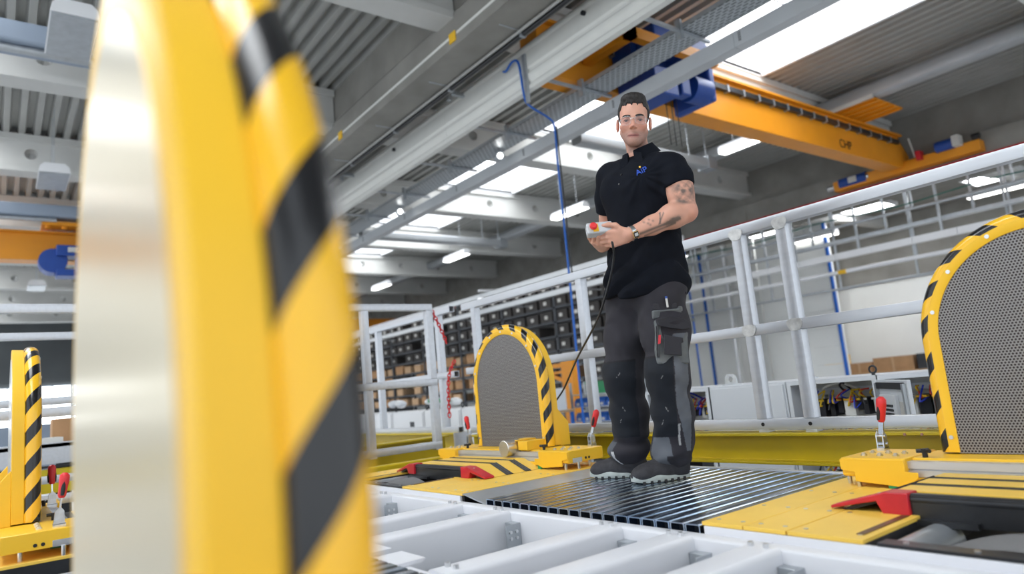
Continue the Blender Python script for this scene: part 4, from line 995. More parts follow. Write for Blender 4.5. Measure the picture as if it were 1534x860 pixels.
# ------------------------------------------------------------------ storage rack with totes
RX = 13.0
rk = thing('storage_rack', (RX + 0.5, 20, FL), 'long dark storage rack full of totes along the far side', 'rack')
levels = [FL + 0.15, -1.05, -0.62, -0.19, 0.24, 0.66, 1.08, 1.50, 1.92, 2.34, 2.76, 3.18]
ys = [12.4 + 2.6 * k for k in range(8)]
for y in ys:
    for x in (RX, RX + 0.9): MB().box(x, x + 0.08, y - 0.05, y + 0.05, FL, 3.75).build('upright', 'rack_dark', rk)
for z in levels:
    MB().box(RX, RX + 0.05, 12.4, 30.8, z - 0.07, z - 0.005).build('shelf_beam', 'rack_dark', rk)
    MB().box(RX + 0.05, RX + 0.98, 12.4, 30.8, z - 0.03, z - 0.01).build('shelf', 'rack_dark', rk)
for y in ys[:-1]:
    MB().bar((RX + 0.9, y, 0.3), (RX + 0.9, y + 2.6, 3.2), 0.02, 0.05).build('brace', 'galvanised', rk)
def tote(name, w, d, h, m, parts=True):
    b = MB(); t = 0.015
    b.prism([(-w / 2 + 0.02, 0), (w / 2 - 0.02, 0), (w / 2, h), (-w / 2, h)], 'x', 0, d)
    o = b.build(name, m, origin=(0, 0, 0))
    if parts:
        MB().box(-0.008, 0, -w / 2 - 0.0, w / 2, h - 0.04, h).build('rim', m, o)
        MB().box(-0.012, -0.001, -0.065, 0.065, h * 0.32, h * 0.66).build('label_card', 'paper', o)
    return o
ROWN = ['lowest', 'second lowest', 'third lowest', 'fourth', 'fifth', 'fourth highest', 'third highest', 'second highest', 'highest']
proto = tote('tote_box', 0.56, 0.6, 0.30, 'bin_dark')
boxp = [tote('carton', 0.62, 0.6, 0.33, 'cardboard', False), tote('carton', 0.5, 0.6, 0.26, 'cardboard_pale', False)]
for p, lb in ((proto, 't'), (boxp[0], 'a'), (boxp[1], 'b')): p['category'] = 'tote' if lb == 't' else 'carton'
rnd = random.Random(3); used = {id(proto): False, id(boxp[0]): False, id(boxp[1]): False}
ci = 0
for li, z in enumerate(levels[4:]):
    ci = 0; y = 12.8
    while y < 30.5:
        far = y > 19.5
        if rnd.random() < 0.07: y += 0.66; continue
        card = (far and li <= 3 and rnd.random() < 0.75) or rnd.random() < 0.05
        src = (boxp[rnd.random() < 0.5]) if card else proto
        zone = 'right of the left guard' if y < 15.5 else ('behind the left guard' if y < 20.5 else 'at the far left end')
        shelf = ('lowest', 'second lowest', 'third lowest', 'fourth lowest', 'fourth highest', 'third highest', 'second highest', 'highest')[li]
        lb = '%s on the %s visible shelf of the rack, %s' % ('brown carton' if card else 'dark tote', shelf, zone)
        if not used[id(src)]: o = src; o.location = (RX + 0.04, y, z); used[id(src)] = True
        else: o = copy_tree(src, (RX + 0.04, y, z))
        o['label'] = lb; o['group'] = ('cartons' if card else 'totes') + ' on the rack, %s, %s' % (shelf, zone)
        y += 0.66 if not card else rnd.uniform(0.66, 0.9)
# cable runs in front of the rack
for z, lb in ((3.42, 'upper silver cable channel in front of the storage rack'), (2.93, 'lower silver cable channel in front of the storage rack')):
    t = thing('cable_channel', (12.3, 20, z), lb, 'cable tray')
    MB().box(12.25, 12.4, 9.6, 30, z, z + 0.14).build('channel', 'duct_light', t)
    for yy in range(13, 30, 3): MB().box(12.3, 13.0, yy - 0.03, yy + 0.03, z - 0.03, z).build('bracket', 'galvanised', t)
t = thing('wall_light', (21.5, 24, 3.6), 'bright window strip above the storage rack', 'window light')
MB().box(15.6, 15.65, 16.8, 18.5, 3.35, 3.65).build('pane', 'window_day', t); MB().box(15.65, 15.75, 16.7, 18.6, 3.28, 3.72).build('frame', 'galvanised', t)
t = thing('wall_light', (15.6, 15.6, 3.6), 'second bright window strip above the rack near the man', 'window light')
MB().box(15.6, 15.65, 14.6, 16.3, 3.35, 3.68).build('pane', 'window_day', t); MB().box(15.65, 15.75, 14.5, 16.4, 3.28, 3.75).build('frame', 'galvanised', t)
t = thing('rack_lamp', (12.2, 17.2, 3.3), 'small white hanging lamp bell in front of the rack', 'lamp')
MB().cyl((12.1, 17.4, 3.25), (12.1, 17.4, 3.42), 0.16, 16, 0.07).build('shade', 'white_paint', t, smooth=40); MB().cyl((12.1, 17.4, 3.42), (12.1, 17.4, 3.6), 0.012, 6).build('rod', 'galvanised', t); MB().box(12.05, 13.02, 17.36, 17.44, 3.6, 3.66).build('arm', 'white_paint', t); MB().box(12.98, 13.04, 17.36, 17.66, 3.6, 3.66).build('arm_plate', 'white_paint', t)

# orange jib stand, blue bin shelf, bench, cartons
t = thing('jib_stand', (11.0, 12.4, FL), 'orange yellow post with brace standing behind the left guard', 'stand')
MB().box(10.9, 11.1, 12.15, 12.55, FL, 1.05).build('post', 'orange', t); MB().bar((11, 12.5, 0.95), (11, 14.2, 0.95), 0.1, 0.1).build('arm', 'orange', t); MB().bar((11, 12.5, 0.55), (11, 13.6, 0.92), 0.08, 0.08).build('brace', 'orange', t)
MB().bar((11, 12.5, 0.80), (11, 14.2, 0.72), 0.06, 0.06).build('brace', 'orange', t)
sh = thing('bin_shelf', (9.9, 10.3, FL), 'grey shelf frame holding blue bins behind the man\'s knees', 'shelf')
for yy in (9.2, 10.95):
    for xx in (9.7, 10.1): MB().box(xx, xx + 0.04, yy - 0.02, yy + 0.02, FL, 0.5).build('upright', 'galvanised', sh)
for z in (-1.0, -0.65, -0.3, 0.0, 0.25): MB().box(9.7, 10.14, 9.2, 10.97, z - 0.02, z).build('shelf', 'galvanised', sh)
bb = None
for zi, z in enumerate((-0.65, -0.3, 0.0)):
    for k in range(7):
        lb = 'small blue bin in the %s row of the bin shelf' % ('bottom', 'middle', 'top')[zi]
        if bb is None:
            bb = MB().prism([(0, 0), (0.28, 0), (0.28, 0.17), (0.06, 0.17), (0, 0.10)], 'y', -0.105, 0.105).build('blue_bin', 'bin_blue', origin=(0, 0, 0)); o = bb
            MB().box(-0.004, 0.0, -0.04, 0.04, 0.02, 0.07).build('label_card', 'paper', bb)
        else: o = copy_tree(bb)
        o.location = (9.72, 9.36 + k * 0.235, z); o['label'] = lb; o['category'] = 'bin'; o['group'] = 'blue bins, %s row' % ('bottom', 'middle', 'top')[zi]
t = thing('green_crate', (9.9, 10.2, 0.25), 'green plastic crate on top of the blue bin shelf', 'crate')
MB().prism([(10.0, 0.25), (10.45, 0.25), (10.5, 0.48), (9.95, 0.48)], 'x', 9.75, 10.1).build('body', 'green', t); MB().box(9.73, 10.12, 9.93, 10.52, 0.46, 0.49).build('rim', 'green', t)
wbn = thing('work_bench', (9.2, 11.6, FL), 'blue edged work bench behind the left guard', 'bench')
MB().box(8.8, 9.6, 10.75, 12.6, -0.08, -0.03).build('bench_top', 'wood', wbn); MB().box(8.78, 8.8, 10.75, 12.6, -0.10, -0.02).build('bench_edge', 'bright_blue', wbn)
for yy in (10.8, 12.5):
    for xx in (8.85, 9.55): MB().box(xx - 0.03, xx + 0.03, yy - 0.03, yy + 0.03, FL, -0.08).build('leg', 'bright_blue', wbn)
t = thing('test_machine', (9.1, 11.0, -0.03), 'pale grey apparatus on the bench between guard and railing post', 'machine')
MB().box(8.9, 9.4, 10.75, 11.35, -0.03, 0.42).build('housing', 'cabinet_grey', t, bevel=0.01); MB().box(8.89, 8.9, 10.85, 11.2, 0.15, 0.3).build('panel', 'white_paint', t)
t2_ = thing('hose_reel', (8.85, 11.45, -0.03), 'small red hose reel on the bench beside the guard', 'reel')
MB().cyl((8.75, 11.45, 0.1), (8.87, 11.45, 0.1), 0.12, 20).build('flange', 'red', t2_, smooth=40); MB().cyl((8.74, 11.45, 0.1), (8.75, 11.45, 0.1), 0.06, 16).build('hub', 'dark_steel', t2_); MB().box(8.78, 8.84, 11.41, 11.49, -0.03, 0.05).build('foot', 'dark_steel', t2_)
for i, (xx, yy, w, h, lb) in enumerate(((9.2, 12.0, 0.5, 0.42, 'large brown carton on the bench behind the guard'), (9.0, 12.45, 0.26, 0.2, 'small brown carton at the bench end'), (8.95, 11.72, 0.2, 0.14, 'dark box standing on the bench by the reel'))):
    t = thing('carton', (xx, yy, -0.03), lb, 'carton')
    MB().box(xx - 0.2, xx + 0.2, yy - w / 2, yy + w / 2, -0.03, -0.03 + h).build('body', 'cardboard' if i < 2 else 'black', t); MB().box(xx - 0.201, xx - 0.2, yy - 0.03, yy + 0.03, -0.03, -0.03 + h).build('tape', 'cardboard_pale', t)
# goods against the right wall
tb = thing('goods_table', (20.8, 9.0, FL), 'low table carrying cartons against the white right wall', 'table')
MB().box(20.3, 21.3, 6.6, 11.2, -0.06, 0.0).build('table_top', 'wood', tb)
for yy in (6.8, 8.9, 11.0):
    for xx in (20.4, 21.2): MB().box(xx - 0.04, xx + 0.04, yy - 0.04, yy + 0.04, FL, -0.06).build('leg', 'dark_steel', tb)
t = thing('yellow_crate', (20.7, 10.9, 0), 'bright yellow crate on the table by the white wall', 'crate')
for k in range(3): MB().box(20.4, 21.0, 10.65, 11.15, 0.0 + k * 0.2, 0.19 + k * 0.2).build('tray', 'yellow', t)
for i, (a, b, h, m_, lb) in enumerate(((9.75, 10.5, 0.3, 'cardboard', 'brown carton next to the yellow crate'), (8.6, 9.7, 0.4, 'cardboard', 'wide brown carton by the white wall'), (7.8, 8.5, 0.42, 'dark_steel', 'dark grey box between cartons by the white wall'), (6.9, 7.7, 0.4, 'cardboard_pale', 'last pale carton by the white wall, near the guard'))):
    t = thing('carton', (20.7, (a + b) / 2, 0), lb, 'carton'); MB().box(20.4, 21.0, a, b, 0, h).build('body', m_, t); MB().box(20.398, 20.4, (a + b) / 2 - 0.03, (a + b) / 2 + 0.03, 0, h).build('tape', 'cardboard_pale', t)
# ------------------------------------------------------------------ second machine line at the left edge
ln = thing('conveyor_line', (-0.2, 7.6, FL), 'silver and yellow conveyor line seen behind the edge-on guard at the left', 'conveyor')
MB().box(-4, 2.4, 7.2, 7.3, 0.22, 0.40).build('side_rail', 'aluminium', ln); MB().box(-4, 2.4, 7.2, 8.4, 0.36, 0.39).build('bed', 'cabinet_grey', ln)
MB().box(-4, 2.4, 7.16, 7.2, -0.02, 0.18).build('lower_beam', 'beam_yellow', ln); MB().box(-4, 2.4, 7.15, 7.2, 0.19, 0.21).build('edge', 'black', ln)
MB().cyl((0.55, 7.15, 0.10), (0.55, 7.16, 0.10), 0.02, 12).build('button', 'red', ln); MB().cyl((0.62, 7.15, 0.10), (0.62, 7.16, 0.10), 0.02, 12).build('button', 'green', ln)
for xx in (-3.5, -1.5, 0.5, 2.2): MB().box(xx - 0.06, xx + 0.06, 7.3, 7.42, FL, 0.22).build('leg', 'dark_steel', ln)
for i, (x0, x1, y0, y1, h, m_, lb) in enumerate(((0.75, 1.15, 7.5, 8.0, 0.16, 'wood', 'pale wooden block on the conveyor at the left'), (0.2, 0.5, 7.4, 7.8, 0.05, 'paper', 'stack of white sheets on the conveyor at the left'), (0.45, 0.8, 8.0, 8.3, 0.22, 'cardboard', 'small brown box at the back of the conveyor'), (0.95, 1.2, 7.45, 7.7, 0.32, 'white_paint', 'white apparatus standing on the conveyor by the blurred guard'))):
    t = thing(('wood_block', 'paper_stack', 'carton', 'white_apparatus')[i], ((x0 + x1) / 2, (y0 + y1) / 2, 0.39), lb, ('block', 'paper', 'carton', 'machine')[i])
    MB().box(x0, x1, y0, y1, 0.39, 0.39 + h).build('body', m_, t, bevel=0.004)
    if i == 3: MB().cyl(((x0 + x1) / 2, y0 + 0.1, 0.39 + h), ((x0 + x1) / 2, y0 + 0.1, 0.39 + h + 0.35), 0.035, 12).build('column', 'white_paint', t, smooth=40)
    else: MB().box(x0 + 0.02, x1 - 0.02, y0 + 0.02, y1 - 0.02, 0.39 + h, 0.393 + h).build('cover', m_, t)
# ================================================================== the man
class SDF:
    """signed distance field on a grid, turned into one smooth closed mesh (surface nets)"""
    def __init__(s, lo, hi, h):
        s.lo = np.array(lo, float); s.h = h
        s.n = np.ceil((np.array(hi) - s.lo) / h).astype(int) + 1
        s.d = np.full(s.n, 0.2, np.float32)
        s.ax = [s.lo[i] + h * np.arange(s.n[i]) for i in range(3)]
    def _win(s, lo, hi, m=0.06):
        sl = []
        for i in range(3):
            a = int(max(0, math.floor((lo[i] - m - s.lo[i]) / s.h))); b = int(min(s.n[i], math.ceil((hi[i] + m - s.lo[i]) / s.h) + 1))
            if b <= a: return None
            sl.append(slice(a, b))
        P = np.meshgrid(*[s.ax[i][sl[i]] for i in range(3)], indexing='ij')
        return tuple(sl), P
    def op(s, fn, lo, hi, k=0.02, mode='u', m=0.06):
        w = s._win(lo, hi, m)
        if w is None: return
        sl, P = w; a = s.d[sl]; b = fn(*P).astype(np.float32)
        if mode == 'u':
            h = np.maximum(k - np.abs(a - b), 0) / max(k, 1e-6); s.d[sl] = np.minimum(a, b) - h * h * k * 0.25
        elif mode == 's':
            b = -b; h = np.maximum(k - np.abs(a - b), 0) / max(k, 1e-6); s.d[sl] = np.maximum(a, b) + h * h * k * 0.25
        elif mode == 'add': s.d[sl] = a + b
    def cone(s, p0, p1, r0, r1, k=0.02, mode='u'):
        p0 = np.array(p0, float); p1 = np.array(p1, float); ba = p1 - p0; L2 = max(1e-9, ba.dot(ba)); R = max(r0, r1)
        def fn(x, y, z):
            t = np.clip(((x - p0[0]) * ba[0] + (y - p0[1]) * ba[1] + (z - p0[2]) * ba[2]) / L2, 0, 1)
            return np.sqrt((x - p0[0] - ba[0] * t) ** 2 + (y - p0[1] - ba[1] * t) ** 2 + (z - p0[2] - ba[2] * t) ** 2) - (r0 + (r1 - r0) * t)
        s.op(fn, np.minimum(p0, p1) - R, np.maximum(p0, p1) + R, k, mode)
    def chain(s, pts, rad, k=0.02):
        for i in range(len(pts) - 1): s.cone(pts[i], pts[i + 1], rad[i], rad[i + 1], k)
    def ell(s, c, r, ax=None, k=0.02, mode='u'):
        c = np.array(c, float); A = np.eye(3) if ax is None else np.array([np.array(a, float) for a in ax]); R = max(r)
        def fn(x, y, z):
            q = [(x - c[0]) * A[i][0] + (y - c[1]) * A[i][1] + (z - c[2]) * A[i][2] for i in range(3)]
            k0 = np.sqrt(sum((q[i] / r[i]) ** 2 for i in range(3))); k1 = np.sqrt(sum((q[i] / r[i] ** 2) ** 2 for i in range(3)))
            return np.where(k1 > 1e-6, k0 * (k0 - 1) / np.maximum(k1, 1e-6), -min(r))
        s.op(fn, c - R, c + R, k, mode)
    def mesh(s):
        d = s.d; neg = d < 0; n = d.shape
        corners = [(i, j, k) for i in (0, 1) for j in (0, 1) for k in (0, 1)]
        cnt = np.zeros((n[0] - 1, n[1] - 1, n[2] - 1), np.uint8)
        for i, j, k in corners: cnt += neg[i:n[0] - 1 + i, j:n[1] - 1 + j, k:n[2] - 1 + k]
        cells = np.argwhere((cnt > 0) & (cnt < 8)); I, J, K = cells.T
        acc = np.zeros((len(cells), 3)); num = np.zeros(len(cells))
        for a in range(8):
            for b in range(a + 1, 8):
                ca, cb = corners[a], corners[b]
                if sum(abs(p - q) for p, q in zip(ca, cb)) != 1: continue
                va = d[I + ca[0], J + ca[1], K + ca[2]].astype(float); vb = d[I + cb[0], J + cb[1], K + cb[2]].astype(float)
                m = (va < 0) != (vb < 0); t = np.where(m, va / np.where(m, va - vb, 1), 0)
                for x in range(3): acc[:, x] += np.where(m, ca[x] + (cb[x] - ca[x]) * t, 0)
                num += m
        V = s.lo + s.h * (cells + acc / num[:, None])
        idx = np.full(cnt.shape, -1, np.int32); idx[I, J, K] = np.arange(len(cells))
        F = []
        for x in range(3):
            y, z = (x + 1) % 3, (x + 2) % 3
            a = [slice(None)] * 3; b = [slice(None)] * 3; a[x] = slice(0, -1); b[x] = slice(1, None)
            fl = neg[tuple(a)] != neg[tuple(b)]; e = np.argwhere(fl)
            ok = (e[:, y] > 0) & (e[:, z] > 0) & (e[:, y] < n[y] - 1) & (e[:, z] < n[z] - 1); e = e[ok]
            inside = neg[tuple(a)][tuple(e.T)]
            def cell(dy, dz):
                q = e.copy(); q[:, y] += dy; q[:, z] += dz; return idx[tuple(q.T)]
            c0, c1, c2, c3 = cell(-1, -1), cell(0, -1), cell(0, 0), cell(-1, 0)
            Q = np.stack([c0, c1, c2, c3], 1); Q[~inside] = Q[~inside][:, ::-1]; F.append(Q)
        F = np.concatenate(F); F = F[(F >= 0).all(1)]
        return V, F
def relax(V, F, it=2, lam=0.5):
    for _ in range(it):
        acc = np.zeros_like(V); num = np.zeros(len(V))
        for a, b in ((0, 1), (1, 2), (2, 3), (3, 0)):
            np.add.at(acc, F[:, a], V[F[:, b]]); np.add.at(num, F[:, a], 1); np.add.at(acc, F[:, b], V[F[:, a]]); np.add.at(num, F[:, b], 1)
        V = V + lam * (acc / np.maximum(num, 1)[:, None] - V)
    return V
def sdf_obj(name, f, m, parent, it=2, colfn=None, keep=None):
    V, F = f.mesh(); V = relax(V, F, it)
    if keep is not None:
        kk = keep(V); F = F[kk[F].all(1)]; u = np.unique(F); mp = np.full(len(V), -1); mp[u] = np.arange(len(u)); V = V[u]; F = mp[F]
    me = bpy.data.meshes.new(name); org = np.array(ORG[parent])
    me.vertices.add(len(V)); me.vertices.foreach_set('co', (V - org).ravel())
    me.loops.add(len(F) * 4); me.loops.foreach_set('vertex_index', F.ravel().astype(np.int32))
    me.polygons.add(len(F)); me.polygons.foreach_set('loop_start', np.arange(0, len(F) * 4, 4, dtype=np.int32))
    me.polygons.foreach_set('use_smooth', np.ones(len(F), bool)); me.update(calc_edges=True); me.validate()
    me.materials.append(M[m])
    if colfn is not None:
        c = colfn(V); at = me.color_attributes.new('Tint', 'FLOAT_COLOR', 'POINT'); at.data.foreach_set('color', np.concatenate([c, np.ones((len(V), 1))], 1).astype(np.float32).ravel())
    o = bpy.data.objects.new(name, me); COL.objects.link(o); o.parent = parent; ORG[o] = ORG[parent]
    return o
def tint_mat(name, rough, bump=0.0, bscale=300, sss=0.0, spec=0.4, sheen=0.0):
    m = bpy.data.materials.new(name); m.use_nodes = True; nt = m.node_tree; b = nt.nodes['Principled BSDF']
    a = nt.nodes.new('ShaderNodeVertexColor'); a.layer_name = 'Tint'; nt.links.new(a.outputs['Color'], b.inputs['Base Color'])
    b.inputs['Roughness'].default_value = rough; b.inputs['Specular IOR Level'].default_value = spec
    if sss: b.inputs['Subsurface Weight'].default_value = sss; b.inputs['Subsurface Radius'].default_value = (0.012, 0.004, 0.002); b.inputs['Subsurface Scale'].default_value = 0.6
    if sheen: b.inputs['Sheen Weight'].default_value = sheen
    if bump:
        tc = nt.nodes.new('ShaderNodeTexCoord'); n = nt.nodes.new('ShaderNodeTexNoise'); n.inputs['Scale'].default_value = bscale; nt.links.new(tc.outputs['Object'], n.inputs['Vector'])
        bp = nt.nodes.new('ShaderNodeBump'); bp.inputs['Strength'].default_value = bump; bp.inputs['Distance'].default_value = 0.004; nt.links.new(n.outputs['Fac'], bp.inputs['Height']); nt.links.new(bp.outputs[0], b.inputs['Normal'])
    M[name] = m
tint_mat('skin', 0.48, 0.08, 220, sss=0.12)
tint_mat('cloth_trousers', 0.85, 0.25, 500, sheen=0.03)
tint_mat('cloth_shirt', 0.92, 0.15, 600, spec=0.15)
mat('hair', (0.013, 0.009, 0.008), 0.55, bump=0.5, bscale=180, stretch=(1, 1, 0.25), var=0.4, vscale=120)
mat('brow', (0.02, 0.014, 0.012), 0.7)
mat('eye_white', (0.42, 0.38, 0.36), 0.3); mat('iris', (0.03, 0.035, 0.045), 0.2)
mat('shoe_leather', (0.030, 0.029, 0.034), 0.7, var=0.25, vscale=40, bump=0.2, bscale=200)
mat('shoe_sole', (0.46, 0.50, 0.47), 0.7, var=0.1, vscale=30)
mat('pocket_grey', (0.13, 0.14, 0.145), 0.85, var=0.15, vscale=25, bump=0.2, bscale=300)
mat('pocket_dark', (0.028, 0.027, 0.034), 0.85, bump=0.2, bscale=300)
mat('shirt_navy', (0.0062, 0.0076, 0.0122), 0.92, spec=0.15)
mat('logo_blue', (0.02, 0.09, 0.55), 0.6)
mat('gold', (0.75, 0.50, 0.25), 0.25, 1.0); mat('watch_glass', (0.02, 0.02, 0.025), 0.1)
mat('pendant_grey', (0.55, 0.57, 0.60), 0.45)
def clear_mat():
    m = bpy.data.materials.new('clear_plastic'); m.use_nodes = True; nt = m.node_tree; nt.nodes.remove(nt.nodes['Principled BSDF'])
    out = nt.nodes['Material Output']; tr = nt.nodes.new('ShaderNodeBsdfTransparent'); tr.inputs[0].default_value = (0.96, 0.95, 0.96, 1); gl = nt.nodes.new('ShaderNodeBsdfGlossy'); gl.inputs['Roughness'].default_value = 0.03
    mx = nt.nodes.new('ShaderNodeMixShader'); mx.inputs[0].default_value = 0.055; nt.links.new(tr.outputs[0], mx.inputs[1]); nt.links.new(gl.outputs[0], mx.inputs[2]); nt.links.new(mx.outputs[0], out.inputs[0]); M['clear_plastic'] = m
    m2 = m.copy(); m2.name = 'clear_frame'; m2.node_tree.nodes['Mix Shader'].inputs[0].default_value = 0.42; M['clear_frame'] = m2
clear_mat()
def vnoise(P, sc, seed=0):
    """cheap smooth value noise"""
    q = P * sc + seed * 17.3; i = np.floor(q).astype(np.int64); f = q - i; f = f * f * (3 - 2 * f); out = 0
    for a in (0, 1):
        for b in (0, 1):
            for c in (0, 1):
                h = ((i[:, 0] + a) * 374761393 + (i[:, 1] + b) * 668265263 + (i[:, 2] + c) * 2147483647) & 0xffffffff
                h = ((h ^ (h >> 13)) * 1274126177) & 0xffffffff; v = (h & 0xffff) / 65535.0
                out = out + v * (f[:, 0] if a else 1 - f[:, 0]) * (f[:, 1] if b else 1 - f[:, 1]) * (f[:, 2] if c else 1 - f[:, 2])
    return out
V3 = lambda *a: np.array(a, float)
man = thing('person', (2.50, 2.34, 0.0), 'man in black polo and dark work trousers holding a control box', 'person')

# joints ------------------------------------------------------------
neck = V3(2.495, 2.125, 1.535); Hc = V3(2.455, 2.103, 1.716)
Lsh = V3(2.52, 1.965, 1.438); Rsh = V3(2.50, 2.345, 1.495)
Lel = V3(2.505, 1.905, 1.205); Lwr = V3(2.255, 2.045, 1.115)
Rel = V3(2.57, 2.475, 1.245); Rwr = V3(2.275, 2.235, 1.105)
pel = V3(2.515, 2.215, 0.93); Lhip = V3(2.515, 2.115, 0.90); Rhip = V3(2.515, 2.315, 0.91)
Lkn = V3(2.465, 2.10, 0.475); Rkn = V3(2.465, 2.375, 0.485)
Lan = V3(2.55, 2.19, 0.09); Ran = V3(2.535, 2.445, 0.09)
Ltoe = V3(2.345, 2.285, 0.03); Rtoe = V3(2.43, 2.645, 0.03)
# head frame: forward to the camera, tilted with the photo
hf = V3(-0.74, -0.60, -0.31); hu = V3(-0.02, -0.15, 0.985); hf = hf - hu * (hf @ hu) / (hu @ hu); hf /= np.linalg.norm(hf); hu = hu - hf * (hu @ hf); hu /= np.linalg.norm(hu)
hl = np.cross(hu, hf)          # his left
def H(l, f, u): return Hc + hl * l + hf * f + hu * u
HA = (hl, hf, hu)
def HS(l, f, u): return H(l, f - 0.002, u - 0.020)      # facial features
def HJ(l, f, u): return H(l, f, u - 0.010)      # jaw
def HE(l, f, u): return H(l, f, u - 0.012)      # ears

# ------------------------------------------------------------------ body: one continuous skin surface
B = SDF((2.06, 1.80, 0.0), (2.72, 2.72, 1.88), 0.0036)
# torso and legs (inside the clothes)
B.ell((2.50, 2.15, 1.37), (0.105, 0.17, 0.17)); B.ell((2.51, 2.19, 1.10), (0.095, 0.145, 0.20), k=0.06); B.ell(pel, (0.10, 0.15, 0.12), k=0.06)
B.chain([Lsh, Rsh], [0.06, 0.06], 0.05)
for hip, kn, an, toe in ((Lhip, Lkn, Lan, Ltoe), (Rhip, Rkn, Ran, Rtoe)):
    B.chain([hip, (hip + kn) / 2, kn, kn * 0.6 + an * 0.4 + V3(0.02, 0, 0), an], [0.078, 0.070, 0.05, 0.05, 0.036], 0.03); B.chain([an - V3(0, 0, 0.035), an * 0.45 + toe * 0.55 - V3(0, 0, 0.012)], [0.032, 0.02], 0.03)
# neck
B.chain([neck + V3(0.01, 0, -0.05), H(0, -0.040, -0.070), H(0, -0.04, -0.02)], [0.062, 0.050, 0.050], 0.02)
B.cone(neck + V3(0, -0.02, -0.03), Lsh + V3(0, 0.06, 0.03), 0.05, 0.035, 0.04); B.cone(neck + V3(0, 0.02, -0.03), Rsh + V3(0, -0.06, 0.03), 0.05, 0.035, 0.04)
# head
B.ell(H(0, -0.022, 0.036), (0.0735, 0.095, 0.080), HA, 0.02)
B.ell(H(0, 0.026, -0.036), (0.0572, 0.066, 0.090), HA, 0.03)
B.ell(HJ(0, 0.038, -0.085), (0.036, 0.050, 0.038), HA, 0.02)
for q in (-1, 1):
    B.cone(HJ(q * 0.047, -0.002, -0.055), HJ(q * 0.012, 0.072, -0.113), 0.0125, 0.0125, 0.04)
    B.ell(HS(q * 0.043, 0.062, -0.028), (0.021, 0.020, 0.018), HA, 0.025)
    B.ell(HS(q * 0.0315, 0.099, -0.004), (0.019, 0.017, 0.0125), HA, 0.018, 's')
    B.cone(HS(q * 0.014, 0.086, 0.0145), HS(q * 0.046, 0.074, 0.016), 0.0105, 0.010, 0.012)
    B.ell(HS(q * 0.0125, 0.099, -0.041), (0.0072, 0.010, 0.0068), HA, 0.006)
    # ears
    B.ell(HE(q * 0.0785, -0.012, -0.012), (0.0085, 0.020, 0.033), HA, 0.010); B.ell(HE(q * 0.083, -0.004, -0.008), (0.006, 0.010, 0.018), HA, 0.004, 's')
B.cone(HS(0, 0.088, 0.010), HS(0, 0.114, -0.035), 0.0072, 0.0098, 0.012)
B.ell(HJ(0, 0.086, -0.112), (0.020, 0.014, 0.016), HA, 0.02)
B.cone(HS(-0.023, 0.0885, -0.0745), HS(0.023, 0.0885, -0.0745), 0.0058, 0.0058, 0.006); B.cone(HS(-0.019, 0.0895, -0.0855), HS(0.019, 0.0895, -0.0855), 0.0066, 0.0066, 0.006)
B.ell(HS(0, 0.1, -0.0795), (0.024, 0.009, 0.0014), HA, 0.004, 's')
for q in (-1, 1):
    B.chain([HS(q * 0.0185, 0.0835, -0.003), HS(q * 0.0315, 0.0865, 0.0035), HS(q * 0.0455, 0.078, -0.003)], [0.0042, 0.0062, 0.0045], 0.004)
    B.chain([HS(q * 0.0185, 0.0835, -0.006), HS(q * 0.0315, 0.0845, -0.0145), HS(q * 0.0455, 0.078, -0.006)], [0.0035, 0.0042, 0.0035], 0.004)
# arms
d = Lel - Lsh
B.chain([Lsh, Lsh + d * 0.35 + V3(-0.005, -0.008, 0), Lsh + d * 0.62 + V3(-0.008, -0.004, 0), Lel], [0.062, 0.060, 0.056, 0.046], 0.03)
B.ell(Lsh + d * 0.55 + V3(-0.022, 0.0, 0.0), (0.043, 0.043, 0.085), None, 0.03)
e = Lwr - Lel
B.chain([Lel, Lel + e * 0.25 + V3(0, -0.004, 0.004), Lel + e * 0.6, Lwr], [0.045, 0.052, 0.041, 0.0295], 0.025)
B.ell(Lel + e * 0.22 + V3(0, 0, 0.006), (0.07, 0.045, 0.045), None, 0.03)
d2 = Rel - Rsh
B.chain([Rsh, Rsh + d2 * 0.4, Rel], [0.060, 0.055, 0.044], 0.03); e2 = Rwr - Rel
B.chain([Rel, Rel + e2 * 0.28, Rel + e2 * 0.65, Rwr], [0.044, 0.047, 0.038, 0.029], 0.025)
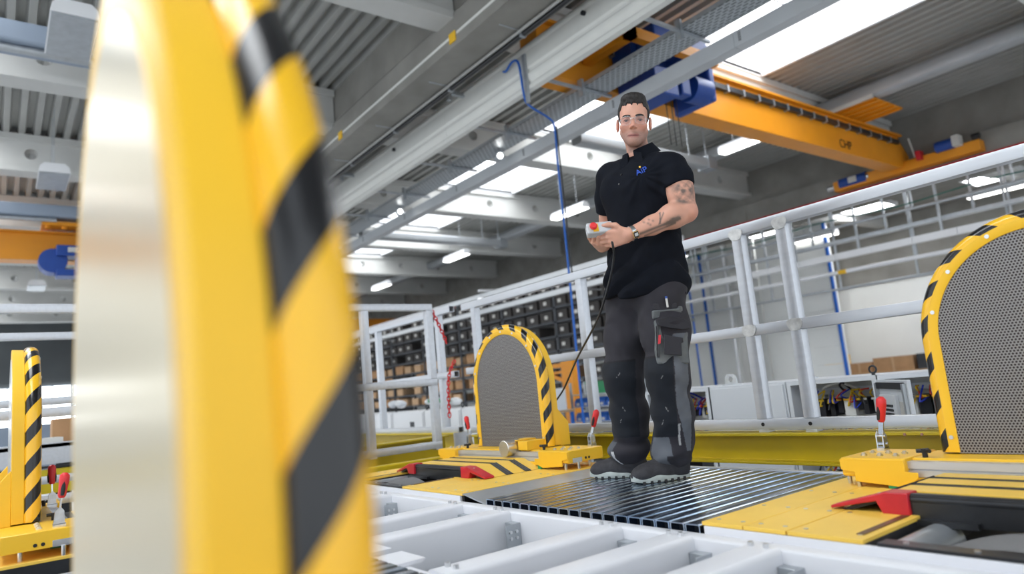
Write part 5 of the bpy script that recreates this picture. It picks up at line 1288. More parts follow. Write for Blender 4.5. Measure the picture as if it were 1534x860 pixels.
def hand(wr, dirv, back, side, curls, spread, thumb):
    """palm and five fingers; dirv towards the fingers, back = out of the back of the hand, side = towards the thumb"""
    dv = np.array(dirv, float); dv /= np.linalg.norm(dv); n = np.array(back, float); n -= dv * (n @ dv); n /= np.linalg.norm(n); t = np.array(side, float); t -= dv * (t @ dv) + n * (t @ n); t /= np.linalg.norm(t)
    pk = [wr + dv * a + t * b for a, b in ((0.088, 0.0325), (0.093, 0.0108), (0.088, -0.0108), (0.079, -0.0315))]
    for i, p in enumerate(pk):
        B.cone(wr + dv * 0.012 + t * (0.016 - 0.011 * i), p + n * 0.002, 0.020, 0.0122, 0.009)
    B.ell(wr + dv * 0.045 + t * 0.012 - n * 0.006, (0.040, 0.030, 0.017), (dv, t, n), 0.015)
    L = ((0.042, 0.027, 0.022), (0.046, 0.030, 0.023), (0.043, 0.028, 0.022), (0.034, 0.022, 0.019))
    for i, p in enumerate(pk):
        ang = 0.0; q = p; f0 = dv + t * spread[i]; f0 /= np.linalg.norm(f0); rad = (0.0100, 0.0092, 0.0086, 0.0076) if i < 3 else (0.0088, 0.0082, 0.0077, 0.0068)
        for j in range(3):
            ang += math.radians(curls[i][j]); v = f0 * math.cos(ang) - n * math.sin(ang); q2 = q + v * L[i][j]
            B.cone(q, q2, rad[j], rad[j + 1], 0.0015); q = q2
    # thumb leaves the side of the palm near its base
    b0 = wr + dv * 0.022 + t * 0.022; q = b0
    for j, (a, s_, m_, ln) in enumerate(thumb):
        v = dv * a + t * s_ - n * m_; v /= np.linalg.norm(v); q2 = q + v * ln
        B.cone(q, q2, (0.0155, 0.0125, 0.0105)[j], (0.0125, 0.0108, 0.0088)[j], 0.008); q = q2
Ld = V3(-0.085, 0.105, -0.012)
hand(Lwr, Ld, (-0.62, -0.62, -0.30), (0.0, 0.0, 1.0), ((22, 42, 30), (30, 48, 30), (34, 50, 32), (36, 50, 35)), (-0.10, -0.02, 0.02, 0.06), ((0.62, 0.8, -0.05, 0.040), (0.95, 0.35, 0.05, 0.032), (1.0, 0.0, 0.22, 0.026)))
Rd = V3(-0.10, -0.085, -0.005)
hand(Rwr, Rd, (0.55, 0.75, -0.55), (0.0, 0.0, 1.0), ((28, 45, 35), (32, 50, 35), (34, 52, 35), (36, 52, 35)), (0.02, 0.0, -0.03, -0.08), ((0.75, 0.7, 0.3, 0.038), (0.95, 0.3, 0.25, 0.032), (1.0, 0.0, 0.2, 0.026)))

def skin_col(V):
    base = np.array([0.65, 0.345, 0.25]); c = np.tile(base, (len(V), 1))
    nz = vnoise(V, 45, 1)[:, None]; c *= 0.93 + 0.14 * nz
    rel = V - Hc; l, f, u0 = rel @ hl, rel @ hf, rel @ hu; u = u0 + 0.020
    head = (u0 > -0.165) & (np.abs(l) < 0.12) & (np.abs(f) < 0.15)
    # cheeks, nose, ears redder
    def blob(l0, f0, u0, r): return np.exp(-(((l - l0) ** 2 + (f - f0) ** 2 + (u - u0) ** 2) / r ** 2))
    red = np.maximum.reduce([blob(0.045, 0.07, -0.035, 0.03), blob(-0.045, 0.07, -0.035, 0.03), blob(0, 0.11, -0.036, 0.02), blob(0.08, 0, -0.01, 0.03), blob(-0.08, 0, -0.01, 0.03)]) * head
    c = c * (1 - red[:, None] * np.array([0.02, 0.16, 0.16]))
    # stubble on jaw, lip and chin
    st = np.clip((-0.045 - u) / 0.02, 0, 1) * np.clip((f + 0.02) / 0.03, 0, 1) * np.clip((u + 0.16) / 0.03, 0, 1) * head
    st *= 0.75 + 0.5 * vnoise(V, 300, 3)
    c = c * (1 - 0.40 * st[:, None] * np.array([1.0, 0.92, 0.8]))
    lips = np.exp(-(((u + 0.0795) / 0.0075) ** 2)) * np.exp(-((l / 0.026) ** 6)) * (f > 0.07) * head
    c = c * (1 - lips[:, None] * np.array([0.26, 0.66, 0.58]))
    mline = np.exp(-(((u + 0.0795) / 0.0022) ** 2)) * np.exp(-((l / 0.029) ** 6)) * (f > 0.07) * head
    c = c * (1 - 0.75 * mline[:, None])
    socket_shade = np.maximum(blob(0.0315, 0.08, -0.004, 0.016), blob(-0.0315, 0.08, -0.004, 0.016)) * head
    c = c * (1 - 0.40 * socket_shade[:, None] * np.array([0.8, 1, 1]))  # shade of the eye sockets painted into the skin colour
    # shaved hair at the temples
    fade = np.clip((u0 - 0.0) / 0.03, 0, 1) * np.clip((np.abs(l) - 0.062) / 0.008, 0, 1) * (f < 0.035) * head
    c = c * (1 - 0.8 * fade[:, None])
    # tattoos on the left arm
    ua = Lel - Lsh; t = ((V - Lsh) @ ua) / (ua @ ua); ctr = Lsh + np.clip(t, 0, 1)[:, None] * ua; rv = V - ctr
    on = (np.linalg.norm(rv, axis=1) < 0.09) & (t > 0.45) & (t < 0.96)
    az = np.arctan2(rv @ V3(0.69, -0.72, 0), rv @ V3(-0.72, -0.69, 0))        # 0 = towards the camera
    inside = np.exp(-(((az - 0.25) / 0.85) ** 4)) * np.exp(-(((t - 0.72) / 0.21) ** 6)) * on
    ink = np.clip(0.45 + 1.9 * (vnoise(V, 55, 5) - 0.42) + 0.7 * (vnoise(V, 140, 6) - 0.5), 0, 1)
    rim = np.exp(-(((t - 0.86 - 0.10 * np.sin(az * 1.3 + 0.6)) / 0.045) ** 2)); face = np.exp(-(((az - 0.25) / 0.3) ** 2 + ((t - 0.76) / 0.07) ** 2))
    eyes = np.exp(-(((az - 0.02) / 0.13) ** 2 + ((t - 0.70) / 0.035) ** 2)) + np.exp(-(((az - 0.50) / 0.13) ** 2 + ((t - 0.69) / 0.035) ** 2))
    k = np.clip((ink * (1 - 0.75 * face) + 0.7 * rim + 0.8 * eyes) * inside, 0, 1)
    fa = Lwr - Lel; L = np.linalg.norm(fa); s_ = ((V - Lel) @ fa) / (fa @ fa); rv = V - (Lel + np.clip(s_, 0, 1)[:, None] * fa)
    onf = (np.linalg.norm(rv, axis=1) < 0.07) & (s_ > 0.1) & (s_ < 0.95) & (t > 0.8)
    cz = rv @ V3(0, 0, 1); tocam = rv @ V3(-0.72, -0.69, 0.0)
    lower = np.exp(-(((cz + 0.020 - 0.006 * (s_ - 0.5)) / 0.0062) ** 2)) * (s_ > 0.22) * (s_ < 0.93) + np.exp(-(((cz + 0.018) / 0.012) ** 2 + ((s_ - 0.33) / 0.11) ** 2)) * (0.5 + vnoise(V, 160, 9))
    lower += 0.8 * np.exp(-(((cz + 0.032) / 0.004) ** 2)) * (s_ > 0.3) * (s_ < 0.8)
    xx = (s_ - 0.50) * L
    for sl_, off in ((1.5, 0.012), (0.95, 0.004), (2.2, 0.010)):
        lower += 0.9 * np.exp(-(((cz - off - sl_ * (0.0 - xx)) / 0.0040) ** 2)) * (np.abs(xx) < 0.026) * (cz > -0.012) * (cz < 0.036)
    for a_, b_ in ((0.62, 0.012), (0.66, 0.024), (0.70, 0.010), (0.74, 0.022), (0.68, 0.0)): lower += 0.7 * np.exp(-(((cz - b_) / 0.005) ** 2 + ((s_ - a_) / 0.016) ** 2))
    k = np.maximum(k, np.clip(lower, 0, 1) * onf * (tocam > 0))
    inkc = np.array([0.065, 0.070, 0.068]); c = c * (1 - 0.85 * k[:, None]) + inkc * 0.85 * k[:, None]
    # knuckles and elbow redder
    eb = np.exp(-(np.linalg.norm(V - (Lel + V3(0.02, -0.03, -0.02)), axis=1) / 0.05) ** 2); c = c * (1 - eb[:, None] * np.array([0.0, 0.14, 0.14]))
    return np.clip(c, 0, 1)
body = sdf_obj('body', B, 'skin', man, 1, skin_col)
del B
# eyes
for q in (-1, 1):
    ey = MB().sphere(HS(q * 0.0315, 0.0755, -0.005), 0.0112, 16, 12).build('eye', 'eye_white', man, smooth=60)
    gaze = np.array(CAM_POS) - HS(q * 0.0315, 0.0755, -0.005); gaze /= np.linalg.norm(gaze); p = HS(q * 0.0315, 0.0755, -0.005) + gaze * 0.0097
    MB().cyl(p, p + gaze * 0.0020, 0.0068, 14, 0.0060).build('iris', 'iris', ey, smooth=60)
    MB().path(smooth_path([HS(q * 0.0200, 0.0865, -0.0055), HS(q * 0.0265, 0.0900, -0.0012), HS(q * 0.0345, 0.0895, -0.0008), HS(q * 0.0435, 0.0830, -0.0050)], 4), 0.0013, 6).build('lash_line', 'brow', man, smooth=60)
    a = [HS(q * l_, f_, u_) for l_, f_, u_ in ((0.012, 0.0975, 0.0125), (0.022, 0.0975, 0.0145), (0.034, 0.093, 0.0165), (0.045, 0.084, 0.0160), (0.053, 0.074, 0.0115))]
    MB().path(smooth_path(a, 4), 0.004, 8, radii=list(np.interp(np.linspace(0, 1, 17), [0, 0.2, 0.6, 1], [0.0042, 0.0056, 0.0050, 0.002]))).build('eyebrow', 'brow', man, smooth=60)
# hair
hb = SDF(Hc - 0.15, Hc + 0.16, 0.003)
hb.ell(H(0, -0.022, 0.036), (0.0768, 0.0995, 0.0895), HA, 0.0)
hb.ell(H(0, 0.030, 0.092), (0.058, 0.050, 0.030), HA, 0.02)
def hairline(x, y, z):
    P = np.stack([x - Hc[0], y - Hc[1], z - Hc[2]], -1); l = P @ hl; f = P @ hf; u = P @ hu
    fr = 0.058 + 0.006 * np.sin(l * 210) + 0.004 * np.sin(l * 470 + 1) + np.where(np.abs(l) > 0.045, -(np.abs(l) - 0.045) * 1.2, 0)
    line = np.interp(f.ravel(), [-0.2, -0.09, -0.03, 0.012, 0.022, 0.036, 0.052, 0.2], [-0.075, -0.06, -0.012, -0.008, 0.030, 0.040, 0.5, 0.5]).reshape(f.shape)
    line = np.where(line > 0.3, fr, np.minimum(line, fr)); line = np.where(f > 0.046, fr, line)
    return -(u - line)
def hair_cut(x, y, z): return -hairline(x, y, z)
hb.op(hair_cut, Hc - 0.15, Hc + 0.16, 0.004, 's')
def hair_noise(x, y, z):
    P = np.stack([x.ravel(), y.ravel(), z.ravel()], 1); A = np.stack([(P - Hc) @ hl * 3, (P - Hc) @ hf, (P - Hc) @ hu], 1)
    return ((vnoise(A, 110, 2) - 0.5) * 0.0042).reshape(x.shape)
hb.op(hair_noise, Hc - 0.15, Hc + 0.16, 0, 'add')
sdf_obj('hair', hb, 'hair', man, 1)
# safety glasses
gs = MB().path([HS(l_, f_, u_) for l_, f_, u_ in ((-0.012, 0.108, -0.002), (0, 0.110, 0.0), (0.012, 0.108, -0.002))], 0.0028, 8).build('glasses', 'clear_frame', man, smooth=60)
for q in (-1, 1):
    out = []
    for a in np.linspace(0, 2 * PI, 28, endpoint=False):
        cx, sy = math.cos(a), math.sin(a); l_ = q * (0.0345 + 0.0250 * math.copysign(abs(cx) ** 0.6, cx)); u_ = -0.0095 + 0.0205 * math.copysign(abs(sy) ** 0.75, sy)
        out.append(HS(l_, 0.110 - 6.5 * l_ * l_, u_))
    cen = HS(q * 0.0345, 0.110 - 6.5 * 0.0345 ** 2, -0.0075)
    vs = [cen] + out; fs = [(0, 1 + k, 1 + (k + 1) % 28) for k in range(28)]
    mesh_obj('lens', vs, fs if q < 0 else [f[::-1] for f in fs], 'clear_plastic', gs, smooth=60)
    MB().path(out, 0.0011, 6, closed=True).build('lens_rim', 'clear_frame', gs, smooth=60)
    MB().path([HS(q * 0.058, 0.088, -0.002), HS(q * 0.072, 0.060, 0.0), HS(q * 0.0795, 0.01, 0.003), HS(q * 0.081, -0.012, 0.012)], 0.0026, 8).build('temple_arm', 'clear_frame', gs, smooth=60)

# ------------------------------------------------------------------ polo shirt
S = SDF((2.28, 1.80, 0.80), (2.74, 2.62, 1.62), 0.0045)
S.ell((2.495, 2.150, 1.375), (0.138, 0.200, 0.165), None, 0.03)
S.ell((2.455, 2.085, 1.385), (0.095, 0.105, 0.085), None, 0.05); S.ell((2.45, 2.24, 1.40), (0.095, 0.105, 0.085), None, 0.05)
S.ell((2.508, 2.175, 1.17), (0.134, 0.190, 0.21), None, 0.10); S.ell((2.515, 2.205, 0.99), (0.150, 0.200, 0.17), None, 0.10)
S.ell((2.515, 2.21, 0.90), (0.180, 0.222, 0.13), None, 0.06)
S.cone(Lsh + V3(0, 0.05, 0.0), Rsh - V3(0, 0.03, 0), 0.068, 0.070, 0.06)
S.cone(neck + V3(0.02, -0.02, -0.055), Lsh + V3(0, 0.02, 0.002), 0.066, 0.056, 0.05); S.cone(neck + V3(0.02, 0.02, -0.055), Rsh + V3(0, -0.02, 0.002), 0.070, 0.062, 0.05)
d = Lel - Lsh; S.chain([Lsh, Lsh + d * 0.30 + V3(-0.006, -0.008, 0), Lsh + d * 0.55 + V3(-0.012, -0.004, 0)], [0.070, 0.071, 0.073], 0.03)
d2 = Rel - Rsh; S.chain([Rsh, Rsh + d2 * 0.35, Rsh + d2 * 0.66], [0.072, 0.068, 0.067], 0.03)
def plane_cut(f, p, n, lo, hi, k=0.004):
    p = np.array(p, float); n = np.array(n, float) / np.linalg.norm(n)
    f.op(lambda x, y, z: -((x - p[0]) * n[0] + (y - p[1]) * n[1] + (z - p[2]) * n[2]), lo, hi, k, 's', 0.02)
plane_cut(S, Lsh + d * 0.50, d, Lsh + d * 0.60 - V3(0.13, 0.16, 0.12), Lsh + d * 0.60 + V3(0.13, 0.002, 0.10))
plane_cut(S, Rsh + d2 * 0.62, d2, Rsh + d2 * 0.8 - V3(0.10, 0.035, 0.14), Rsh + d2 * 0.8 + V3(0.13, 0.14, 0.05))
plane_cut(S, (2.515, 2.21, 0.868), (0.05, 0.14, -1), (2.28, 1.9, 0.78), (2.74, 2.62, 0.90))
def folds(x, y, z):
    P = np.stack([x.ravel(), y.ravel(), z.ravel()], 1)
    w = np.clip((1.22 - P[:, 2]) / 0.25, 0, 1)
    q = P[:, 2] * 58 + P[:, 1] * 34 + P[:, 0] * 14 + 4.5 * vnoise(P, 6, 4); rg = 1 - 2 * np.abs(np.sin(q * 0.5)); a = rg * 0.0125 * w * (0.1 + 1.3 * vnoise(P, 7, 5))
    r = np.linalg.norm(P - (Lsh + V3(-0.03, 0.09, -0.09)), axis=1); b = np.sin(np.arctan2(P[:, 2] - 1.40, P[:, 1] - 2.02) * 11 + 3 * vnoise(P, 12, 6)) * 0.007 * np.exp(-(r / 0.13) ** 2)
    return (a + b + (vnoise(P, 14, 7) - 0.5) * 0.006).reshape(x.shape)
S.op(folds, (2.28, 1.80, 0.80), (2.74, 2.62, 1.62), 0, 'add')
def shirt_col(V):
    c = np.tile(np.array([0.0062, 0.0076, 0.0122]), (len(V), 1)); return c * (0.85 + 0.4 * vnoise(V, 30, 1)[:, None])
shirt = sdf_obj('polo_shirt', S, 'cloth_shirt', man, 1, shirt_col)
del S
def band(name, ctr, up, ru, rv, u, v, h, th, a0, a1, m, parent, flare=0.0, n=24):
    """open collar band around an axis"""
    ctr, up, u, v = [np.array(t, float) for t in (ctr, up, u, v)]; vs = []; fs = []
    for i in range(n + 1):
        a = a0 + (a1 - a0) * i / n; r = u * math.cos(a) * ru + v * math.sin(a) * rv; rn = r / np.linalg.norm(r)
        for k, (o, z) in enumerate(((0, 0), (th, 0), (th + flare, h), (flare, h))): vs.append(ctr + r + rn * o + up * z)
    for i in range(n):
        for k in range(4): fs.append((i * 4 + k, i * 4 + (k + 1) % 4, (i + 1) * 4 + (k + 1) % 4, (i + 1) * 4 + k))
    fs += [(0, 1, 2, 3), (n * 4 + 3, n * 4 + 2, n * 4 + 1, n * 4)]
    return mesh_obj(name, vs, fs, m, parent, smooth=40)
# collar stands round the neck, fold-over leaf outside
nf = V3(-0.98, -0.2, 0.0); nl = V3(0.2, -0.98, 0)
nf = V3(-0.90, -0.2, -0.38); nl = V3(0.2, -0.97, 0.10); upn = V3(-0.36, -0.02, 0.93)
band('collar_stand', neck + V3(0.0, 0, 0.0), upn, 0.078, 0.074, nf, nl, 0.044, 0.004, 0.25, 2 * PI - 0.25, 'shirt_navy', shirt, -0.006)
band('collar_leaf', neck + upn * 0.046, -upn, 0.074, 0.070, nf, nl, 0.055, 0.006, 0.22, 2 * PI - 0.22, 'shirt_navy', shirt, 0.026)
for q, pts in ((1, [(0.076, 0.014, 0.040), (0.092, 0.058, 0.016), (0.118, 0.066, -0.030), (0.112, 0.020, -0.028)]), (-1, [(0.076, 0.014, 0.040), (0.092, 0.058, 0.016), (0.118, 0.066, -0.030), (0.112, 0.020, -0.028)])):
    P = [neck + nf * a + nl * (q * b) + upn * (c + 0.004) for a, b, c in pts]; off = nf * 0.006 + nl * q * 0.002
    vs = P + [p + off for p in P]; fs = [(0, 1, 2, 3), (7, 6, 5, 4)] + [(i, (i + 1) % 4, 4 + (i + 1) % 4, 4 + i) for i in range(4)]
    mesh_obj('collar_point', vs, fs if q > 0 else [f[::-1] for f in fs], 'shirt_navy', shirt)
def ray_hit(px, py, objs=(shirt,)):
    dvec = (RIGHT * ((px - 767) / 1023) + DOWN * ((py - 430) / 1023) + FWD).normalized(); best = None
    for o in objs:
        org = CAM_POS - ORG[o]; ok, loc, nor, _ = o.ray_cast(org, dvec)
        if ok and (best is None or (loc - org).length < best[2]): best = (loc + ORG[o], nor.copy(), (loc - org).length)
    return best
bpy.context.view_layer.update()
hit = ray_hit(961, 257)
if hit:
    p, nrm, _ = hit; xd = Vector((0, 0, 1)).cross(nrm).normalized(); yd = nrm.cross(xd)
    xd2 = (xd + yd * 0.30).normalized()
    lg = text_mesh('chest_logo', 'AiP', 0.040, 'logo_blue', shirt, p + nrm * 0.004, xd2, nrm.cross(xd2) + xd2 * 0.25, 0.0015)
    lg.data.transform(Matrix.Identity(4))
    t_ = MB().obox(p + nrm * 0.006 + yd * 0.022 - xd * 0.005, (xd, yd, nrm), (0.004, 0.004, 0.001)).build('logo_dot', 'yellow', shirt)
for k, (x_, y_) in enumerate(((931, 262), (928, 276), (934, 249))):
    hit = ray_hit(x_, y_)
    if hit: MB().cyl(hit[0], hit[0] + hit[1] * 0.004, 0.005, 12).build('button', 'black', shirt)

# ------------------------------------------------------------------ work trousers
T = SDF((2.26, 1.84, 0.03), (2.76, 2.62, 1.02), 0.0045)
T.ell((2.52, 2.21, 0.90), (0.138, 0.190, 0.13), None, 0.04)
T.chain([Lhip + V3(-0.01, 0.0, 0), (Lhip + Lkn) / 2 + V3(0, -0.003, 0), Lkn + V3(0, 0, 0.02), Lkn * 0.55 + Lan * 0.45 + V3(0.01, 0, 0), Lan + V3(0.0, 0, 0.055)], [0.118, 0.108, 0.093, 0.088, 0.089], 0.05)
T.chain([Rhip + V3(-0.01, 0.0, 0), (Rhip + Rkn) / 2, Rkn + V3(0, 0, 0.02), Rkn * 0.55 + Ran * 0.45 + V3(0.01, 0, 0), Ran + V3(0.0, 0, 0.055)], [0.114, 0.106, 0.092, 0.086, 0.086], 0.05)
T.cone((2.40, 2.165, 0.60), (2.62, 2.26, 0.20), 0.012, 0.02, 0.02, 's')
for an, toe in ((Lan, Ltoe), (Ran, Rtoe)):
    dd_ = (toe - an); dd_[2] = 0; dd_ /= np.linalg.norm(dd_)
    T.ell(an + V3(0, 0, 0.035) + dd_ * 0.03, (0.088, 0.088, 0.06), None, 0.05)
plane_cut(T, (2.5, 2.3, 0.043), (0, 0, -1), (2.26, 1.84, 0.0), (2.76, 2.62, 0.08))
plane_cut(T, (2.5, 2.3, 0.985), (0, 0, 1), (2.26, 1.84, 0.97), (2.76, 2.62, 1.05))
def leg_frame(P):
    """nearest leg, position along it, and angle round it"""
    def poly(a, b, c):
        z = P[:, 2]; t = np.clip((a[2] - z) / (a[2] - b[2]), 0, None); s_ = np.clip((b[2] - z) / (b[2] - c[2]), 0, 1)
        return np.where((z > b[2])[:, None], a + (b - a) * np.minimum(t, 1)[:, None], b + (c - b) * s_[:, None])
    cl_, cr_ = poly(Lhip, Lkn, Lan), poly(Rhip, Rkn, Ran)
    dl = np.linalg.norm((P - cl_)[:, :2], axis=1); dr_ = np.linalg.norm((P - cr_)[:, :2], axis=1); left = dl < dr_
    rv = np.where(left[:, None], P - cl_, P - cr_); az = np.arctan2(-rv[:, 1], -rv[:, 0])    # 0 = his front (-X), + = his left (-Y)
    return left, az
def tfolds(x, y, z):
    P = np.stack([x.ravel(), y.ravel(), z.ravel()], 1); left, az = leg_frame(P)
    low = np.clip((0.32 - P[:, 2]) / 0.14, 0, 1) ** 1.0
    a = np.sin(P[:, 2] * 62 + 2.6 * np.sin(az * 1.0 + left * 1.9 + 0.6) + 4.5 * vnoise(P, 9, 3)) * 0.0062 * low * (0.4 + 1.2 * vnoise(P, 11, 13))
    kn = np.exp(-(((P[:, 2] - 0.42) / 0.12) ** 2)); b = np.sin(P[:, 2] * 55 + az * 2.0 + 3 * vnoise(P, 10, 8)) * 0.004 * kn
    up = np.exp(-(((P[:, 2] - 0.80) / 0.12) ** 2)); c = np.sin(P[:, 2] * 38 + P[:, 1] * 32 + 3 * vnoise(P, 8, 9)) * 0.0035 * up
    pad = np.exp(-((az / 0.9) ** 4)) * np.exp(-(((P[:, 2] - 0.43) / 0.13) ** 6)) * 0.006
    return (a + b + c - pad + (vnoise(P, 16, 2) - 0.5) * 0.008).reshape(x.shape)
T.op(tfolds, (2.26, 1.84, 0.03), (2.76, 2.62, 1.02), 0, 'add')
def trouser_col(V):
    left, az = leg_frame(V); main = np.array([0.027, 0.025, 0.032]); pad = np.array([0.0095, 0.012, 0.018]); grey = np.array([0.125, 0.135, 0.155]); white = np.array([0.65, 0.65, 0.65])
    c = np.tile(main, (len(V), 1)); z = V[:, 2]
    front = np.where(left, az > -1.5, az > -1.6) & np.where(left, az < 0.95, az < 1.3)
    isp = front & (z < 0.565) & (z > 0.20); c[isp] = pad
    edge = front & (np.abs(z - 0.565) < 0.004); c[edge] = main * 0.4
    # grey side insets
    s1 = left & (az > 1.0 + 0.55 * np.clip((0.35 - z) / 0.3, 0, 1) * np.sin(z * 9)) & (az < 1.75) & (z < 0.66) & (z > 0.13); c[s1] = grey
    s2 = left & (z < 0.20) & (z > 0.115) & (az > -0.6) & (az < 0.45 + (0.2 - z) * 2.0); c[s2] = grey * 0.9
    s2b = left & (z < 0.115) & (az > -0.5) & (az < 0.35); c[s2b] = grey * 0.95
    s3 = (~left) & (z < 0.18) & (az > -1.3) & (az < -0.35); c[s3] = grey * 0.75
    w1 = (~left) & (z < 0.135) & (np.abs(az + 0.35) < 0.09); c[w1] = white
    w2 = left & (np.abs(az - 1.02) < 0.05) & (z < 0.26) & (z > 0.16); c[w2] = white * 0.6
    # little white stitch marks
    for lf, z_, a_, t_ in ((True, 0.47, 0.45, 1), (True, 0.33, 0.5, -1), (False, 0.50, 0.5, 1), (False, 0.34, 0.55, -1), (True, 0.27, 0.25, 1), (False, 0.28, 0.3, 1)):
        k = (left == lf) & (np.abs(z - z_ - t_ * (az - a_) * 0.15) < 0.0025) & (np.abs(az - a_) < 0.07); c[k] = white * 0.35
    c *= (0.82 + 0.36 * vnoise(V, 28, 4))[:, None]; return c
trs = sdf_obj('work_trousers', T, 'cloth_trousers', man, 2, trouser_col)
del T
bpy.context.view_layer.update()
# cargo pocket on his left thigh
hit = ray_hit(1006, 497, (trs,))
pc = hit[0] if hit else Vector((2.45, 2.0, 0.70)); pn_ = Vector((-0.50, -0.86, 0.05)).normalized(); pu = Vector((0.02, -0.03, 1)); pu = (pu - pn_ * pu.dot(pn_)).normalized(); pr_ = pu.cross(pn_) * -1
if pr_.dot(RIGHT) < 0: pr_ = -pr_
def pk(u, v, w): return pc + pr_ * u + pu * v + pn_ * w
def slab(name, out, w0, w1, m, parent, bev=0.0):
    P = [pk(u, v, w0 - 3.0 * max(0, abs(u) - 0.02) ** 1.0 * 0.22) for u, v in out] + [pk(u, v, w1 - 3.0 * max(0, abs(u) - 0.02) * 0.22) for u, v in out]; n = len(out)
    return mesh_obj(name, [tuple(p) for p in P], [tuple(range(n))[::-1], tuple(range(n, 2 * n))] + [(i, (i + 1) % n, n + (i + 1) % n, n + i) for i in range(n)], m, parent, bevel=bev)
cp_ = slab('cargo_pocket', [(-0.072, -0.140), (0.072, -0.145), (0.082, -0.02), (0.080, 0.05), (-0.066, 0.06), (-0.070, -0.06)], -0.03, 0.022, 'pocket_grey', trs, 0.008)
slab('pocket_flap', [(-0.068, 0.062), (-0.060, 0.030), (-0.02, 0.016), (0.05, 0.006), (0.094, 0.012), (0.082, 0.055), (0.0, 0.066)], 0.018, 0.032, 'pocket_dark', cp_, 0.005)
slab('pocket_patch', [(-0.048, -0.10), (0.028, -0.112), (0.032, -0.055), (0.046, -0.052), (0.046, -0.03), (0.03, -0.03), (-0.042, -0.012)], 0.021, 0.029, 'pocket_dark', cp_, 0.003)
slab('upper_pocket', [(-0.070, 0.066), (0.074, 0.072), (0.074, 0.118), (0.05, 0.118), (0.046, 0.106), (-0.070, 0.104)], -0.03, 0.014, 'pocket_grey', trs, 0.006)
slab('upper_pocket_top', [(-0.066, 0.105), (0.045, 0.107), (0.045, 0.132), (-0.062, 0.136)], -0.03, 0.008, 'pocket_dark', trs, 0.004)
MB().cyl(pk(-0.008, 0.11, 0.010), pk(-0.010, 0.152, 0.010), 0.005, 10).build('pen', 'paper', trs); MB().cyl(pk(-0.010, 0.150, 0.010), pk(-0.0105, 0.160, 0.010), 0.0055, 10).build('pen_cap', 'blue', trs)
slab('red_tag', [(-0.068, -0.052), (-0.058, -0.050), (-0.053, -0.012), (-0.062, -0.012)], 0.012, 0.030, 'red', cp_)
slab('pocket_zip', [(-0.072, -0.11), (-0.066, -0.11), (-0.058, 0.03), (-0.066, 0.03)], 0.012, 0.0285, 'black', cp_)

# ------------------------------------------------------------------ safety shoes
def shoe(an, toe, heel, name):
    a = np.array(heel, float); b = np.array(toe, float); a[2] = b[2] = 0; f = b - a; L = np.linalg.norm(f); f /= L; l = V3(-f[1], f[0], 0)
    def Q(u, v, w): return a + f * (u * L) + l * v + V3(0, 0, w)
    s = SDF(np.minimum(a, b) - V3(0.08, 0.08, 0) + V3(0, 0, 0.008), np.maximum(a, b) + V3(0.08, 0.08, 0.15), 0.004)
    AX = (f, l, V3(0, 0, 1))
    s.ell(Q(0.80, 0, 0.035), (0.060, 0.050, 0.042), AX); s.ell(Q(0.60, 0, 0.042), (0.085, 0.049, 0.050), AX, 0.03); s.ell(Q(0.35, 0, 0.055), (0.085, 0.043, 0.062), AX, 0.04)
    s.ell(Q(0.14, 0, 0.055), (0.045, 0.040, 0.058), AX, 0.03); s.cone(Q(0.22, 0, 0.08), Q(0.22, 0, 0.13), 0.046, 0.048, 0.03)
    plane_cut(s, Q(0.5, 0, 0.018), (0, 0, -1), np.minimum(a, b) - V3(0.08, 0.08, 0), np.maximum(a, b) + V3(0.08, 0.08, 0.02))
    sh_ = sdf_obj(name, s, 'shoe_leather', man, 2)
    out = []
    for t in np.linspace(0, 2 * PI, 40, endpoint=False):
        u = 0.5 + 0.505 * math.cos(t); w = 0.036 + 0.020 * np.clip(math.sin(u * 2.6 - 0.5), 0, 1); out.append((u, math.copysign(abs(math.sin(t)) ** 0.65, math.sin(t)) * w))
    n = len(out); vs = []; 
    for z, g in ((0.003, 0.94), (0.012, 1.0), (0.024, 1.03), (0.034, 0.97)): vs += [tuple(Q(u, v * g, z + 0.012 * max(0, u - 0.8) ** 1.2 * 5 * (1 if z < 0.01 else 0.4) + (0.006 if z > 0.02 and u < 0.2 else 0))) for u, v in out]
    fs = [tuple(range(n))[::-1], tuple(range(3 * n, 4 * n))] + [(k * n + i, k * n + (i + 1) % n, (k + 1) * n + (i + 1) % n, (k + 1) * n + i) for k in range(3) for i in range(n)]
    so = mesh_obj('sole', vs, fs, 'shoe_sole', sh_, smooth=40)
    for k in range(7):
        u = 0.14 + k * 0.12
        for q in (-1, 1):
            w = (0.036 + 0.020 * max(0, math.sin(u * 2.6 - 0.5))) * abs(math.sin(math.acos(max(-1, min(1, (u - 0.5) / 0.505))))) ** 0.65
            MB().obox(Q(u, q * w * 0.99, 0.006), (f, l, V3(0, 0, 1)), (0.006, 0.004, 0.006)).build('tread_notch', 'black', so)
    return sh_
shoe(Lan, (2.345, 2.285, 0), (2.605, 2.165, 0), 'shoe'); shoe(Ran, (2.43, 2.650, 0), (2.57, 2.395, 0), 'shoe')

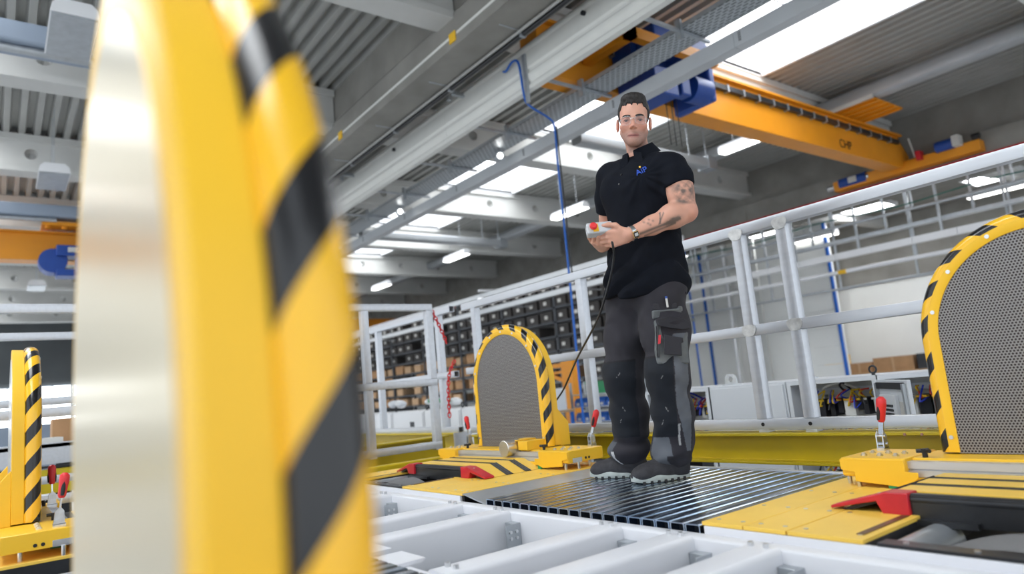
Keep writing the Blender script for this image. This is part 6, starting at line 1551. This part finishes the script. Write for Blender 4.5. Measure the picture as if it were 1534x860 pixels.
# ------------------------------------------------------------------ watch, control box and cable
wd = (Lwr - Lel); wd /= np.linalg.norm(wd); wp = Lwr - wd * 0.020; nb = V3(-0.62, -0.62, -0.45); nb -= wd * (nb @ wd); nb /= np.linalg.norm(nb); sb = np.cross(wd, nb)
wt = MB().path([wp + nb * 0.0325 * math.cos(a) + sb * 0.0345 * math.sin(a) for a in np.linspace(0, 2 * PI, 28, endpoint=False)], 0.0, 4, closed=True)
wv = []; 
for a in np.linspace(0, 2 * PI, 32, endpoint=False):
    for t, r in ((-0.009, 0.0325), (0.009, 0.0325), (0.009, 0.0350), (-0.009, 0.0350)): wv.append(wp + wd * t + (nb * math.cos(a) + sb * math.sin(a)) * r)
watch = mesh_obj('watch', wv, [(i * 4 + k, i * 4 + (k + 1) % 4, ((i + 1) % 32) * 4 + (k + 1) % 4, ((i + 1) % 32) * 4 + k) for i in range(32) for k in range(4)], 'zinc', man, smooth=40)
wc = wp + nb * 0.037
MB().obox(wc, (wd, sb, nb), (0.015, 0.0165, 0.0045)).build('watch_case', 'gold', watch, bevel=0.003); MB().obox(wc + nb * 0.0045, (wd, sb, nb), (0.0115, 0.013, 0.001)).build('watch_face', 'watch_glass', watch); MB().obox(wc + nb * 0.006, (wd, sb, nb), (0.008, 0.007, 0.0005)).build('watch_display', 'pendant_grey', watch)
bx0 = V3(2.150, 2.158, 1.156)
bd = V3(0.80, -0.58, 0.02); bd /= np.linalg.norm(bd); bn = V3(-0.62, -0.70, 0.28); bn -= bd * (bn @ bd); bn /= np.linalg.norm(bn); bu = np.cross(bn, bd)
if bu[2] < 0: bu = -bu
cb = thing('control_box', tuple(bx0), 'grey hand control box with red emergency button in the man\'s hands', 'control box')
bc = bx0 + bd * 0.028
MB().obox(bc, (bd, bu, bn), (0.058, 0.027, 0.025)).build('housing', 'pendant_grey', cb, bevel=0.006)
bp = bx0 - bd * 0.002 + bn * 0.025 - bu * 0.002
MB().obox(bp + bd * 0.012 + bn * 0.0008, (bd, bu, bn), (0.012, 0.020, 0.001)).build('warning_plate', 'yellow', cb)
MB().cyl(bp, bp + bn * 0.012, 0.011, 16).build('button_stem', 'yellow', cb, smooth=40)
MB().cyl(bp + bn * 0.012, bp + bn * 0.020, 0.0165, 20, 0.0175).cyl(bp + bn * 0.020, bp + bn * 0.026, 0.0175, 20, 0.012).build('emergency_button', 'red_bright', cb, smooth=40)
MB().path(smooth_path([tuple(bc + bd * 0.045 - bu * 0.02), (2.205, 2.10, 1.08), (2.235, 2.13, 1.03), (2.27, 2.21, 0.93), (2.37, 2.42, 0.78), (2.56, 2.80, 0.62), (2.78, 3.19, 0.46), (2.93, 3.47, 0.37), (3.02, 3.7, 0.26)], 8), 0.0055, 10).build('cable', 'pipe_black', cb, smooth=60)
